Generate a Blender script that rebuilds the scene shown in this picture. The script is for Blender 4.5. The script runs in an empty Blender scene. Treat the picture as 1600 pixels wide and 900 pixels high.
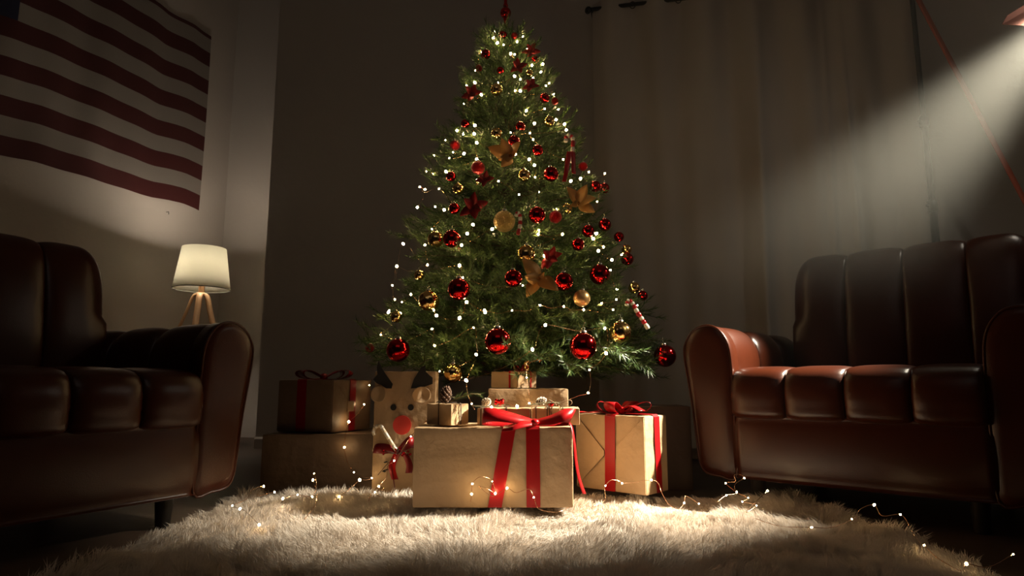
import bpy, bmesh, math, random
import numpy as np
from mathutils import Vector, Matrix, Euler
random.seed(7); rng = np.random.default_rng(7)
PI = math.pi
SC = bpy.context.scene
COL = SC.collection
# ---------------------------------------------------------------- camera
FPX = 1007.0; CH = 0.42; PITCH = math.radians(8.36)
cd = bpy.data.cameras.new('camera'); cam = bpy.data.objects.new('camera', cd); COL.objects.link(cam)
cd.sensor_width = 36; cd.lens = FPX / 1600 * 36; cd.clip_start = 0.02
cam.location = (0, 0, CH); cam.rotation_euler = (PI/2 + PITCH, 0, 0)
SC.camera = cam

def ray(px, py):
    a, b = (px-800)/FPX, (450-py)/FPX
    return Vector((a, math.cos(PITCH)-b*math.sin(PITCH), math.sin(PITCH)+b*math.cos(PITCH)))
def at(px, py, Y):
    d = ray(px, py); return Vector((0, 0, CH)) + d*(Y/d.y)
def hit_z(px, py, z):
    d = ray(px, py); return Vector((0, 0, CH)) + d*((z-CH)/d.z)
def hit_plane(px, py, p, n):
    d = ray(px, py); o = Vector((0, 0, CH)); return o + d*((Vector(p)-o).dot(n)/d.dot(n))

# ---------------------------------------------------------------- world, lights, exposure
w = bpy.data.worlds.new('world'); SC.world = w; w.use_nodes = True
w.node_tree.nodes['Background'].inputs[0].default_value = (0.6, 0.62, 0.7, 1)
w.node_tree.nodes['Background'].inputs[1].default_value = 0.006
SC.view_settings.view_transform = 'Standard'; SC.view_settings.look = 'None'
SC.view_settings.exposure = 0.0; SC.view_settings.gamma = 1.0
SC.view_settings.use_curve_mapping = False
SC.cycles.volume_bounces = 1
SC.cycles.max_bounces = 8
SC.cycles.sample_clamp_indirect = 10.0
SC.cycles.caustics_reflective = False; SC.cycles.caustics_refractive = False

SPOT_POS = at(1711, -18, 2.25)
SPOT_AIM = Vector((0.28, 2.16, 0.12))
def lamp(name, kind, loc, energy, color, aim=None, **kw):
    l = bpy.data.lights.new(name, kind); l.energy = energy; l.color = color
    for k, v in kw.items(): setattr(l, k, v)
    o = bpy.data.objects.new(name, l); COL.objects.link(o); o.location = loc
    if aim is not None: o.rotation_euler = (Vector(aim)-Vector(loc)).to_track_quat('-Z', 'Y').to_euler()
    return o
lamp('spot_beam', 'SPOT', SPOT_POS, 2300, (1.0, 0.90, 0.70), SPOT_AIM, spot_size=math.radians(29.5), spot_blend=1.0, shadow_soft_size=0.035)
lamp('fill_light', 'AREA', (-0.1, -0.6, 3.0), 2.6, (1.0, 0.86, 0.76), (0, 3.6, 1.5), shape='RECTANGLE', size=2.4, size_y=1.4)  # unseen fill lamp behind the camera, added to lift the dim walls

# ---------------------------------------------------------------- materials
MATS = {}
def mat(name, color, rough=0.6, metal=0.0, bump=0.0, bscale=60, var=0.0, vscale=6, emis=None, estr=0, spec=0.5, sheen=0, trans=0, bumptype='noise', stretch=None, bdist=0.01):
    if name in MATS: return MATS[name]
    m = bpy.data.materials.new(name); m.use_nodes = True
    nt = m.node_tree; n = nt.nodes; b = n['Principled BSDF']
    b.inputs['Base Color'].default_value = (*color, 1); b.inputs['Roughness'].default_value = rough
    b.inputs['Metallic'].default_value = metal; b.inputs['Specular IOR Level'].default_value = spec
    if sheen: b.inputs['Sheen Weight'].default_value = sheen
    if emis:
        b.inputs['Emission Color'].default_value = (*emis, 1); b.inputs['Emission Strength'].default_value = estr
    tc = n.new('ShaderNodeTexCoord'); mp = n.new('ShaderNodeMapping'); nt.links.new(tc.outputs['Object'], mp.inputs['Vector'])
    if stretch: mp.inputs['Scale'].default_value = stretch
    if var:
        t = n.new('ShaderNodeTexNoise'); t.inputs['Scale'].default_value = vscale; t.inputs['Detail'].default_value = 4
        nt.links.new(mp.outputs[0], t.inputs['Vector'])
        r = n.new('ShaderNodeMix'); r.data_type = 'RGBA'
        r.inputs[6].default_value = tuple(c*(1-var) for c in color)+(1,); r.inputs[7].default_value = tuple(min(1, c*(1+var)) for c in color)+(1,)
        nt.links.new(t.outputs['Fac'], r.inputs[0]); nt.links.new(r.outputs[2], b.inputs['Base Color'])
    if bump:
        if bumptype == 'voronoi':
            t = n.new('ShaderNodeTexVoronoi'); out = t.outputs['Distance']
        else:
            t = n.new('ShaderNodeTexNoise'); t.inputs['Detail'].default_value = 5; out = t.outputs['Fac']
        t.inputs['Scale'].default_value = bscale; nt.links.new(mp.outputs[0], t.inputs['Vector'])
        bp = n.new('ShaderNodeBump'); bp.inputs['Strength'].default_value = bump; bp.inputs['Distance'].default_value = bdist
        nt.links.new(out, bp.inputs['Height']); nt.links.new(bp.outputs[0], b.inputs['Normal'])
    if trans:
        tr = n.new('ShaderNodeBsdfTranslucent'); tr.inputs[0].default_value = (*color, 1)
        mx = n.new('ShaderNodeMixShader'); mx.inputs[0].default_value = trans
        nt.links.new(b.outputs[0], mx.inputs[1]); nt.links.new(tr.outputs[0], mx.inputs[2]); nt.links.new(mx.outputs[0], n['Material Output'].inputs[0])
    MATS[name] = m; return m

WALL = mat('wall_paint', (0.46, 0.415, 0.38), 0.85, bump=0.15, bscale=30, var=0.05, vscale=3)
CEIL = mat('ceiling_paint', (0.45, 0.43, 0.40), 0.9)
FLOOR = mat('floor_wood', (0.06, 0.035, 0.022), 0.45, bump=0.1, bscale=20, var=0.4, vscale=8, stretch=(1, 8, 1))
CURT = mat('curtain_cloth', (0.42, 0.375, 0.33), 0.9, bump=0.12, bscale=300, trans=0.15)
LEATHER = mat('oxblood_leather', (0.040, 0.0080, 0.0026), 0.28, bump=0.06, bscale=420, bumptype='voronoi', var=0.25, vscale=9, spec=0.33)
BLACKM = mat('black_metal', (0.02, 0.02, 0.022), 0.35, metal=0.8)
BLACKW = mat('black_wood', (0.015, 0.012, 0.01), 0.4)
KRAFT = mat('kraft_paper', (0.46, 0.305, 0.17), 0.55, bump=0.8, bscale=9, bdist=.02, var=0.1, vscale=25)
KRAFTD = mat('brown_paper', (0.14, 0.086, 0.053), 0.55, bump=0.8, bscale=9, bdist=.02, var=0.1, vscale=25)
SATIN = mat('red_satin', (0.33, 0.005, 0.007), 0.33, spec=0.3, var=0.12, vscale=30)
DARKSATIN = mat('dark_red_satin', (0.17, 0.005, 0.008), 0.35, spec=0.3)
REDM = mat('red_mirror', (0.55, 0.010, 0.012), 0.10, metal=1.0)
REDG = mat('red_glitter', (0.38, 0.006, 0.010), 0.28, metal=0.95, bump=1.0, bscale=9, bumptype='voronoi', bdist=0.12)
GOLDM = mat('gold_mirror', (0.85, 0.55, 0.20), 0.12, metal=1.0)
GOLDG = mat('gold_glitter', (0.62, 0.42, 0.15), 0.30, metal=1.0, bump=1.0, bscale=11, bumptype='voronoi', bdist=0.10)
GOLDS = mat('gold_satin', (0.70, 0.42, 0.17), 0.38, metal=0.8)
GOLDP = mat('gold_petal', (0.80, 0.46, 0.15), 0.4, metal=0.15, bump=0.5, bscale=40, trans=0.25)
REDP = mat('red_petal', (0.40, 0.012, 0.014), 0.5, bump=0.3, bscale=25, trans=0.15)
SILVER = mat('cap_metal', (0.8, 0.75, 0.65), 0.25, metal=1.0)
WHITEC = mat('white_candy', (0.80, 0.72, 0.62), 0.3)
REDC = mat('red_candy', (0.45, 0.01, 0.015), 0.3)
NEEDLE = mat('pine_needle', (0.062, 0.118, 0.034), 0.4, trans=0.08)
NEEDLE2 = mat('pine_needle_light', (0.13, 0.20, 0.055), 0.4, trans=0.08)
BARK = mat('bark', (0.045, 0.028, 0.018), 0.8)
WIRE = mat('copper_wire', (0.75, 0.42, 0.24), 0.25, metal=1.0)
BULB = mat('lit_bulb', (1, 0.8, 0.5), 0.4, emis=(1.0, 0.68, 0.32), estr=100)
RUGW = mat('rug_wool', (0.74, 0.66, 0.58), 0.8, trans=0.25)
RUGB = mat('rug_backing', (0.40, 0.35, 0.30), 0.9)
OAK = mat('lamp_wood', (0.45, 0.26, 0.13), 0.5, bump=0.1, bscale=40, var=0.15, vscale=10)
SHADE = mat('lamp_fabric', (0.88, 0.87, 0.78), 0.8, bump=0.05, bscale=400, trans=0.62)
TRIMB = mat('shade_trim', (0.10, 0.10, 0.08), 0.7)
LBULB = mat('lamp_bulb', (1, 0.9, 0.75), 0.4, emis=(1.0, 0.85, 0.66), estr=15)
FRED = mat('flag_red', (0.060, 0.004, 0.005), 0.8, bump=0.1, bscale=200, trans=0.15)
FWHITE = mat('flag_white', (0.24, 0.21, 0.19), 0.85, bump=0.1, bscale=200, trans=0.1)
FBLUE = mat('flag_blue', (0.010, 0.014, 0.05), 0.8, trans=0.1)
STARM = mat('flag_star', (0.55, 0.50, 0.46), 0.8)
BLACKP = mat('black_paper', (0.012, 0.010, 0.010), 0.7)
REDNOSE = mat('red_paper', (0.60, 0.035, 0.022), 0.6)
CONE = mat('pinecone_scale', (0.16, 0.085, 0.05), 0.6)
CONEW = mat('pinecone_frosted', (0.55, 0.45, 0.36), 0.6)
TWINE = mat('jute_twine', (0.35, 0.22, 0.12), 0.8)
DTWINE = mat('dark_twine', (0.06, 0.035, 0.025), 0.7)
ORANGE = mat('orange_cord', (0.50, 0.085, 0.03), 0.6)
COPPER = mat('copper_hood', (0.45, 0.12, 0.06), 0.35, metal=0.7)

# ---------------------------------------------------------------- mesh helpers
class MB:
    def __init__(s): s.v = []; s.f = []; s.m = []
    def add(s, vs, fs, m=0):
        k = len(s.v); s.v += [tuple(p) for p in vs]; s.f += [tuple(k+i for i in f) for f in fs]; s.m += [m]*len(fs); return s
    def box(s, c, size, m=0, rot=None):
        x, y, z = (q/2 for q in size)
        P = [Vector((a*x, b*y, d*z)) for a in (-1, 1) for b in (-1, 1) for d in (-1, 1)]
        if rot: R = Euler(rot).to_matrix(); P = [R @ p for p in P]
        return s.add([p+Vector(c) for p in P], [(0, 1, 3, 2), (4, 6, 7, 5), (0, 4, 5, 1), (2, 3, 7, 6), (0, 2, 6, 4), (1, 5, 7, 3)], m)
    def loft(s, rings, m=0, cap=True, closed=False):
        n = len(rings[0]); vs = [p for r in rings for p in r]; fs = []
        R = len(rings)
        for i in range(R if closed else R-1):
            a, b = i*n, ((i+1) % R)*n
            for j in range(n): k = (j+1) % n; fs.append((a+j, a+k, b+k, b+j))
        if cap and not closed:
            fs.append(tuple(range(n-1, -1, -1))); fs.append(tuple((R-1)*n+j for j in range(n)))
        return s.add(vs, fs, m)
    def tube(s, pts, r, m=0, seg=6, closed=False):
        pts = [Vector(p) for p in pts]; rings = []; N = len(pts); up = None
        for i, p in enumerate(pts):
            if closed: t = pts[(i+1) % N]-pts[i-1]
            else: t = pts[min(i+1, N-1)]-pts[max(i-1, 0)]
            if t.length < 1e-9: t = Vector((0, 0, 1))
            t.normalize()
            if up is None: up = Vector((0, 0, 1)) if abs(t.z) < .9 else Vector((1, 0, 0))
            a = t.cross(up)
            if a.length < 1e-6: a = t.cross(Vector((0.3, 1, 0.1)))
            a.normalize(); b = a.cross(t).normalized(); up = b
            rr = r[i] if hasattr(r, '__len__') else r
            rings.append([p+(a*math.cos(2*PI*k/seg)+b*math.sin(2*PI*k/seg))*rr for k in range(seg)])
        return s.loft(rings, m, closed=closed)
    def lathe(s, prof, m=0, seg=24, c=(0, 0, 0), mtx=None, cap=True):
        rings = [[Vector((r*math.cos(2*PI*k/seg), r*math.sin(2*PI*k/seg), z)) for k in range(seg)] for r, z in prof]
        if mtx is not None: rings = [[mtx @ p for p in q] for q in rings]
        rings = [[p+Vector(c) for p in q] for q in rings]
        return s.loft(rings, m, cap=cap)
    def sphere(s, c, r, m=0, seg=16, rings=10, sz=1):
        return s.lathe([(max(r*math.sin(PI*i/rings), 1e-4), -r*sz*math.cos(PI*i/rings)) for i in range(rings+1)], m, seg, c)
    def strip(s, pts, wid, th=0.0006, m=0):
        """thin band: pts centreline, wid = list of half-width vectors"""
        N = len(pts); rings = []
        for i in range(N):
            p = Vector(pts[i]); a = Vector(wid[i] if isinstance(wid, list) else wid)
            t = Vector(pts[min(i+1, N-1)])-Vector(pts[max(i-1, 0)])
            n = a.cross(t)
            n = n.normalized()*th if n.length > 1e-9 else Vector((0, 0, th))
            rings.append([p-a-n, p+a-n, p+a+n, p-a+n])
        return s.loft(rings, m)
    def obj(s, name, mats, parent=None, smooth=True, auto=None):
        me = bpy.data.meshes.new(name); me.from_pydata(s.v, [], s.f)
        ms = mats if isinstance(mats, (list, tuple)) else [mats]
        for q in ms: me.materials.append(q)
        me.polygons.foreach_set('material_index', s.m)
        me.polygons.foreach_set('use_smooth', [smooth]*len(s.f))
        if auto:
            try: me.set_sharp_from_angle(angle=math.radians(auto))
            except Exception: pass
        me.update()
        return link(name, me, parent)
def link(name, me, parent=None):
    o = bpy.data.objects.new(name, me); COL.objects.link(o)
    if parent: o.parent = parent
    return o
def tag(o, label=None, cat=None, group=None, kind=None):
    if label: o['label'] = label
    if cat: o['category'] = cat
    if group: o['group'] = group
    if kind: o['kind'] = kind
    return o
def thing(name, label, cat, loc=(0, 0, 0), rz=0, group=None, rot=None):
    o = bpy.data.objects.new(name, None); COL.objects.link(o); o.location = loc; o.empty_display_size = 0.05
    o.rotation_euler = rot if rot else (0, 0, rz)
    return tag(o, label, cat, group)
def struct(name, mb, m, smooth=False): return tag(mb.obj(name, m, smooth=smooth), kind='structure')
def catmull(P, n=6, closed=False):
    P = [Vector(p) for p in P]; out = []; N = len(P)
    for i in range(N if closed else N-1):
        if closed: a, b, c, d = P[i-1], P[i], P[(i+1) % N], P[(i+2) % N]
        else: a, b, c, d = P[max(i-1, 0)], P[i], P[i+1], P[min(i+2, N-1)]
        for k in range(n):
            t = k/n
            out.append(0.5*((2*b)+(c-a)*t+(2*a-5*b+4*c-d)*t*t+(3*b-a-3*c+d)*t**3))
    if not closed: out.append(P[-1])
    return out

# ---------------------------------------------------------------- room shell
BW0 = Vector((1.048, 3.70, 0)); BWD = Vector((math.cos(math.radians(-12)), math.sin(math.radians(-12)), 0)); BWN = Vector((-BWD.y, BWD.x, 0))
LW0 = Vector((-2.44, 5.0, 0)); LWD = Vector((math.cos(math.radians(70)), math.sin(math.radians(70)), 0)); LWN = Vector((-LWD.y, LWD.x, 0))
HC = 4.3
def wall_slab(name, p0, p1, n, t=0.1, m=WALL, z0=0.0, z1=HC):
    mb = MB(); p0 = Vector(p0); p1 = Vector(p1); q = Vector(n).normalized()*t
    vs = [p0, p1, p1+q, p0+q]; vs = [v+Vector((0, 0, z0)) for v in vs]+[v+Vector((0, 0, z1)) for v in vs]
    mb.add(vs, [(0, 1, 5, 4), (1, 2, 6, 5), (2, 3, 7, 6), (3, 0, 4, 7), (4, 5, 6, 7), (3, 2, 1, 0)])
    return struct(name, mb, m)
mb = MB(); mb.box((0.2, 2.1, -0.05), (8.4, 8.0, 0.1)); struct('floor', mb, FLOOR)
mb = MB(); mb.box((0.2, 2.1, HC+0.05), (8.4, 8.0, 0.1)); struct('ceiling', mb, CEIL)
EDGE = BW0-BWD*2.772                                   # free corner of the back wall; the lamp stands in the alcove behind it
wall_slab('wall_back', EDGE, BW0+BWD*2.6, BWN, t=.12)
wall_slab('wall_left', LW0-LWD*6.2, LW0+LWD*0.8, LWN)
wall_slab('wall_right', BW0+BWD*2.5, BW0+BWD*2.5-BWN*5.0, BWD)
pc = hit_plane(347, 400, LW0, LWN); pc.z = 0
wall_slab('wall_alcove', pc-BWD*.1, pc+BWD*1.6, BWN)
wall_slab('wall_return', EDGE+BWN*.12, EDGE+BWN*1.4, BWD)
def board(name, a, b, n):
    mb = MB(); n = Vector(n); a = Vector(a)+n*0.0; b = Vector(b)
    ring = lambda p: [p+n*0.0+Vector((0, 0, 0)), p+n*0.014, p+n*0.014+Vector((0, 0, .06)), p+n*0.006+Vector((0, 0, .072)), p+Vector((0, 0, .072))]
    mb.loft([ring(a), ring(b)]); return struct(name, mb, WALL)
board('baseboard_back', EDGE, BW0+BWD*2.5, -BWN)
board('baseboard_left', LW0-LWD*5.0, LW0+LWD*0.1, -LWN)

# ---------------------------------------------------------------- sofas
def supershape(pts, n=5): return catmull([(0, a, b) for a, b in pts], n, closed=True)
def puffs(profile2d, x0, x1, axis, bulge, nst=15, seed=0, endround=(0, 0), wr=0.004):
    """one stuffed channel: closed profile swept from x0 to x1, pinched at both seams, gathers by the seams"""
    prof = supershape(profile2d, 5); cy = sum(p.y for p in prof)/len(prof); cz = sum(p.z for p in prof)/len(prof)
    rings = []; N = len(prof)
    for i in range(nst+1):
        th = -PI/2+PI*i/nst; v = math.sin(th)              # denser by the seams
        x = (x0+x1)/2 + v*(x1-x0)/2
        pin = bulge*(1-math.sqrt(max(0, 1-abs(v)**3.2)))
        ring = []
        for j, p in enumerate(prof):
            d = Vector((0, p.y-cy, p.z-cz)); L = d.length
            g = wr*(abs(v)**5)*math.sin(j*2.4+seed)*(1-abs(v)**30)
            q = Vector((0, cy, cz))+d*(1-(pin+g)/L)
            if endround[0] and v < 0:
                e = max(0, (-v-0.15)/0.85); q = Vector((0, q.y, q.z)) if q.z < cz else Vector((0, cy+(q.y-cy)*(1-0.25*e*e), cz+(q.z-cz)*(1-endround[0]*(1-math.sqrt(max(0, 1-e*e))))))
            if endround[1] and v > 0:
                e = max(0, (v-0.15)/0.85); q = Vector((0, q.y, q.z)) if q.z < cz else Vector((0, cy+(q.y-cy)*(1-0.25*e*e), cz+(q.z-cz)*(1-endround[1]*(1-math.sqrt(max(0, 1-e*e))))))
            ring.append(Vector((x, q.y, q.z)) if axis == 'x' else Vector((q.y, x, q.z)))
        rings.append(ring)
    if axis == 'y': rings = [list(reversed(r)) for r in rings]
    mb = MB(); mb.loft(rings); return mb
def sofa(loc, rz, label, b0=.135, bw_=.2, zs=1.0, bz=1.0):
    W = 1.07; A = 0.17; D = 0.84
    t = thing('sofa', label, 'sofa', loc, rz, None)
    arm = [(.17, .10), (.172, .28), (.170, .46), (.160, .555), (.125, .612), (.080, .628), (.030, .612), (-.004, .565), (-.010, .52), (.000, .44), (.014, .34), (.026, .22), (.036, .135), (.060, .102), (.11, .095)]
    for side in (0, 1):
        pr = arm if side == 0 else [(W-a, b) for a, b in arm][::-1]
        ap = None
        for k, (y0, y1) in enumerate([(0.02, 0.30), (0.30, 0.56), (0.56, 0.80)]):
            o = puffs(pr, y0, y1, 'y', 0.030, 17, seed=k+side*3, wr=0.0022).obj('arm_channel', LEATHER, t)
        # flat front panel with piping round it
        P = supershape(pr, 4); cx = sum(p.y for p in P)/len(P); cz = sum(p.z for p in P)/len(P)
        rg = lambda y, ins: [Vector((cx+(p.y-cx)*(1-ins*3), y, cz+(p.z-cz)*(1-ins))) for p in P]
        mb = MB(); mb.loft([rg(0.06, .0), rg(0.0, 0.0), rg(-0.006, 0.02), rg(-0.009, 0.10), rg(-0.009, 0.2)] if side == 0 else [list(reversed(r)) for r in [rg(0.06, .0), rg(0.0, 0.0), rg(-0.006, 0.02), rg(-0.009, 0.10), rg(-0.009, 0.2)]])
        fp = mb.obj('arm_panel', LEATHER, t)
        mb = MB(); mb.tube(rg(-0.003, 0.0), 0.0042, closed=True, seg=6); mb.obj('piping', LEATHER, fp)
    cw = (W-2*A)/4
    seat = [(-.022, .300), (-.040, .345), (-.038, .41), (-.012, .455), (.05, .474), (.2, .478), (.42, .470), (.62, .455), (.66, .40), (.64, .32), (.4, .292), (.1, .290)]
    for k in range(4):
        puffs(seat, A+cw*k, A+cw*(k+1), 'x', 0.024, 15, seed=k, wr=0.0022).obj('seat_channel', LEATHER, t)
    back = [(.60, .38), (.585, .55), (.600, .72), (.632, .87), (.672, .945), (.725, .968), (.785, .955), (.83, .90), (.85, .75), (.855, .5), (.85, .36), (.72, .34)]
    back = [(a, b if b < .5 else .5+(b-.5)*bz) for a, b in back]
    for k in range(4):
        puffs(back, b0+bw_*k, b0+bw_*(k+1), 'x', 0.020, 17, seed=k+9, endround=(0.30 if k == 0 else 0, 0.30 if k == 3 else 0), wr=0.0022).obj('backrest_channel', LEATHER, t)
    base = [(-.006, .105), (-.014, .2), (-.006, .298), (.02, .31), (.4, .31), (.78, .31), (.80, .28), (.80, .12), (.78, .095), (.4, .095), (.02, .095)]
    mb = puffs(base, A-.005, W-A+.005, 'x', 0.004, 8, wr=0); mb.obj('base', LEATHER, t)
    for x in (.22, W-.22):
        for y in (.055, .72):
            mb = MB(); mb.lathe([(.018, 0), (.020, .004), (.026, .09), (.030, .10), (.030, .125)], seg=14, c=(x, y, 0)); mb.obj('leg', BLACKW, t)
    t.scale = (1, 1, zs)
    return t
sofa((0.655, 2.42, 0), math.radians(-42), 'oxblood leather sofa beside the curtain, its rounded arm caught by the light beam', b0=.185, bw_=.208)
sofa((-1.395, 1.193, 0), math.radians(60), 'nearly black leather sofa in deep shadow in front of the tripod table lamp', zs=.972, bz=.94)

# ---------------------------------------------------------------- rug
RX0, RX1, RY0, RY1 = -0.95, 1.02, 0.85, 2.34
def nz(x, y, seed, fs):
    r = np.random.default_rng(seed); o = np.zeros_like(x)
    for f in fs:
        for _ in range(3):
            a = r.uniform(0, 2*PI); ph = r.uniform(0, 2*PI); o += np.sin((x*np.cos(a)+y*np.sin(a))*f*r.uniform(.8, 1.25)+ph)/math.sqrt(f)
    return o
def tri_mesh(name, verts, faces_n, faces, mats, parent=None, midx=None, smooth=True):
    me = bpy.data.meshes.new(name); nv = len(verts); nf = len(faces)//faces_n
    me.vertices.add(nv); me.vertices.foreach_set('co', verts.astype(np.float32).ravel())
    me.loops.add(len(faces)); me.loops.foreach_set('vertex_index', faces.astype(np.int32))
    me.polygons.add(nf); me.polygons.foreach_set('loop_start', np.arange(nf, dtype=np.int32)*faces_n)
    try: me.polygons.foreach_set('loop_total', np.full(nf, faces_n, np.int32))
    except Exception: pass
    for m in mats: me.materials.append(m)
    if midx is not None: me.polygons.foreach_set('material_index', midx.astype(np.int32))
    me.polygons.foreach_set('use_smooth', np.full(nf, smooth, bool))
    me.update(calc_edges=True); me.validate()
    return link(name, me, parent)
rug = thing('shaggy_rug', 'cream shaggy long-pile rug lying in front of the presents', 'rug', (0, 0, 0))
mb = MB(); rr = []
cx, cy = (RX0+RX1)/2, (RY0+RY1)/2
for z, s_ in ((0.001, 1), (0.012, 1), (0.016, .995)):
    rr.append([(cx+a*(RX1-RX0)/2*s_, cy+b*(RY1-RY0)/2*s_, z) for a, b in ((-1, -1), (1, -1), (1, 1), (-1, 1))])
mb.loft([[Vector(p) for p in r] for r in rr]); mb.obj('backing', RUGB, rug, smooth=False)
N = 210000
x = rng.uniform(RX0, RX1, N); y = RY0+(RY1-RY0)*rng.uniform(0, 1, N)
cs = 0.021
gx = np.floor(x/cs); gy = np.floor(y/cs)
def hsh(a, b, k):
    v = np.sin(a*127.1+b*311.7+k*74.7)*43758.5453; return v-np.floor(v)
ccx = (gx+hsh(gx, gy, 1))*cs; ccy = (gy+hsh(gx, gy, 2))*cs
lean = nz(x, y, 3, (5, 14, 32)); lean2 = nz(x, y, 4, (5, 14, 32)); hol = nz(x, y, 5, (6, 15, 26, 42))*1.35
ln = (0.041+0.020*np.clip(hol, -1.4, .9)+0.008*(hsh(gx, gy, 5)-.5))*rng.uniform(.75, 1.12, N)
ln = np.clip(ln, 0.016, 0.07)
tx = lean*0.8+(hsh(gx, gy, 3)-.5)*1.2+rng.normal(0, .22, N); ty = lean2*0.7+(hsh(gx, gy, 4)-.5)*1.2+rng.normal(0, .22, N)
ex = np.clip((RX0+.03-x)/.03, 0, 1)*-1.0+np.clip((x-RX1+.03)/.03, 0, 1); tx += ex*.8
ty += np.clip((y-RY1+.03)/.03, 0, 1)*.6
dz = np.ones(N); nn = np.sqrt(tx**2+ty**2+1); dx, dy, dzz = tx/nn, ty/nn, dz/nn
P0 = np.stack([x, y, np.full(N, .012)], 1)
P1 = P0+np.stack([dx*.5*.35, dy*.5*.35, (.5*dzz+.1)], 1)*ln[:, None]
P2 = P0+np.stack([dx*.8, dy*.8, .93*dzz], 1)*ln[:, None]
pull = 0.45
P2[:, 0] += (ccx+dx*ln*.8-P2[:, 0])*pull; P2[:, 1] += (ccy+dy*ln*.8-P2[:, 1])*pull
ang = rng.uniform(0, PI, N); sd = np.stack([np.cos(ang), np.sin(ang)*.6, np.zeros(N)], 1)*0.0011
V = np.stack([P0-sd, P0+sd, P1+sd*.9, P1-sd*.9, P2+sd*.1], 1).reshape(-1, 3)
b5 = (np.arange(N)*5)[:, None]
F = np.concatenate([b5+np.array([0, 1, 2]), b5+np.array([0, 2, 3]), b5+np.array([3, 2, 4])], 1).ravel()
tag(tri_mesh('pile', V, 3, F, [RUGW], rug), kind='stuff')

# ---------------------------------------------------------------- tree
TY = 3.05
def taxis(z): return 0.03-0.035*(z-.4)
HW = [(-20, 2), (20, 4), (45, 14), (70, 36), (100, 50), (130, 64), (160, 76), (200, 96), (250, 118), (300, 134), (350, 150), (400, 165), (450, 182), (500, 206), (530, 222), (560, 222), (585, 190), (605, 120), (640, 90)]
RZ = sorted([(at(800, yy, TY).z, max(.004, h*1.01/FPX*TY)) for yy, h in HW])
def R(z):
    if z <= RZ[0][0]: return RZ[0][1]
    for (a, ra), (b, rb) in zip(RZ, RZ[1:]):
        if z <= b: return ra+(rb-ra)*(z-a)/(b-a)
    return RZ[-1][1]
def tree_hit(px, py, k=1.0):
    best = None; bd = 9
    Y = 2.1
    while Y < TY+.02:
        p = at(px, py, Y); d = math.hypot(p.x-taxis(p.z), p.y-TY)-k*R(p.z)
        if d < bd: bd = d; best = p
        if d <= 0: return p
        Y += .01
    return best
tree = thing('christmas_tree', 'tall green Christmas tree full of lights and baubles, standing behind the presents', 'tree', (0.02, TY, 0))
mb = MB(); mb.tube([(0.0, 0, 0.12), (0.0, 0, .6), (-.03, 0, 1.5), (-.06, 0, 2.2)], [.03, .026, .016, .005], seg=10)
mb.obj('trunk', BARK, tree)
mb = MB()
for k in range(4):
    a = k*PI/2+.4; mb.tube([(0, 0, .16), (math.cos(a)*.12, math.sin(a)*.12, .10), (math.cos(a)*.30, math.sin(a)*.30, .014)], .012, seg=8)
mb.tube([(0, 0, .1), (0, 0, .25)], .036, seg=12); mb.obj('tree_stand', BLACKM, tree)
def branch_mesh(L, seed):
    r = random.Random(seed); V = []; F = []; M = []
    def tri(a, b, c, m):
        k = len(V); V.extend([a, b, c]); F.append((k, k+1, k+2)); M.append(m)
    def stem(p, q, r0, r1):
        d = (q-p).normalized(); u = d.cross(Vector((0, 0, 1))); u = u.normalized() if u.length > 1e-3 else Vector((1, 0, 0)); v = u.cross(d)
        k = len(V)
        for c, rad in ((p, r0), (q, r1)):
            for a in range(3): V.append(c+(u*math.cos(a*2.094)+v*math.sin(a*2.094))*rad)
        for a in range(3):
            b = (a+1) % 3; F.append((k+a, k+b, k+3+b, k+3+a)); M.append(0)
    def needles(p, q, dens, nl):
        d = q-p; Ln = d.length; d.normalize(); u = d.cross(Vector((0.1, 0.2, 1))).normalized(); v = u.cross(d)
        n = int(Ln*dens)
        for i in range(n):
            t = (i+r.random())/n; c = p+d*Ln*t; a = r.uniform(0, 2*PI)
            out = u*math.cos(a)+v*math.sin(a)
            lean_ = r.uniform(.7, 1.5)
            dirn = (out+d*lean_+Vector((0, 0, .12))).normalized(); l = nl*r.uniform(.7, 1.15)*(1 if t < .93 else .75)
            sdv = dirn.cross(out+Vector((0.3, 0.1, 0.2))*r.uniform(-1, 1)).normalized()*0.0019
            tri(c-sdv, c+sdv, c+dirn*l, 1 if r.random() < .6 else 2)
    segs = max(3, int(L/.08)); pts = []
    for i in range(segs+1):
        t = i/segs; pts.append(Vector((L*t, 0.02*L*math.sin(t*5+seed), L*(.10*math.sin(t*2.2)-.10*t*t))))
    for i in range(segs): stem(pts[i], pts[i+1], .005*(1-i/segs)+.0015, .005*(1-(i+1)/segs)+.0015)
    for i in range(segs):
        if i/segs > .35: needles(pts[i], pts[i+1], 330, .040)
    nt = max(4, int(L*34))
    for k in range(nt):
        t = .22+.76*k/nt+r.uniform(0, .02); f = t*segs; i = min(int(f), segs-1); p = pts[i].lerp(pts[i+1], f-i)
        side = 1 if k % 2 else -1
        tl = (.085+.10*(1-t))*min(1, L/.3+.35)*r.uniform(.8, 1.2)
        d = Vector((r.uniform(.45, .9), side*r.uniform(.5, .95), r.uniform(-.25, .5))).normalized()
        q = p+d*tl*.55; e = q+(d+Vector((.3, 0, .12))).normalized()*tl*.5
        stem(p, q, .0018, .0014); stem(q, e, .0014, .0008)
        needles(p, q, 330, .038); needles(q, e, 430, .038)
    me = bpy.data.meshes.new('branch'); me.from_pydata([tuple(v) for v in V], [], F)
    for m in (BARK, NEEDLE, NEEDLE2): me.materials.append(m)
    me.polygons.foreach_set('material_index', M); me.update(); return me
LENS = [.07, .14, .22, .32, .44, .58, .72]
BR = {L: [branch_mesh(L, int(L*100)+s_) for s_ in range(3)] for L in LENS}
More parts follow.
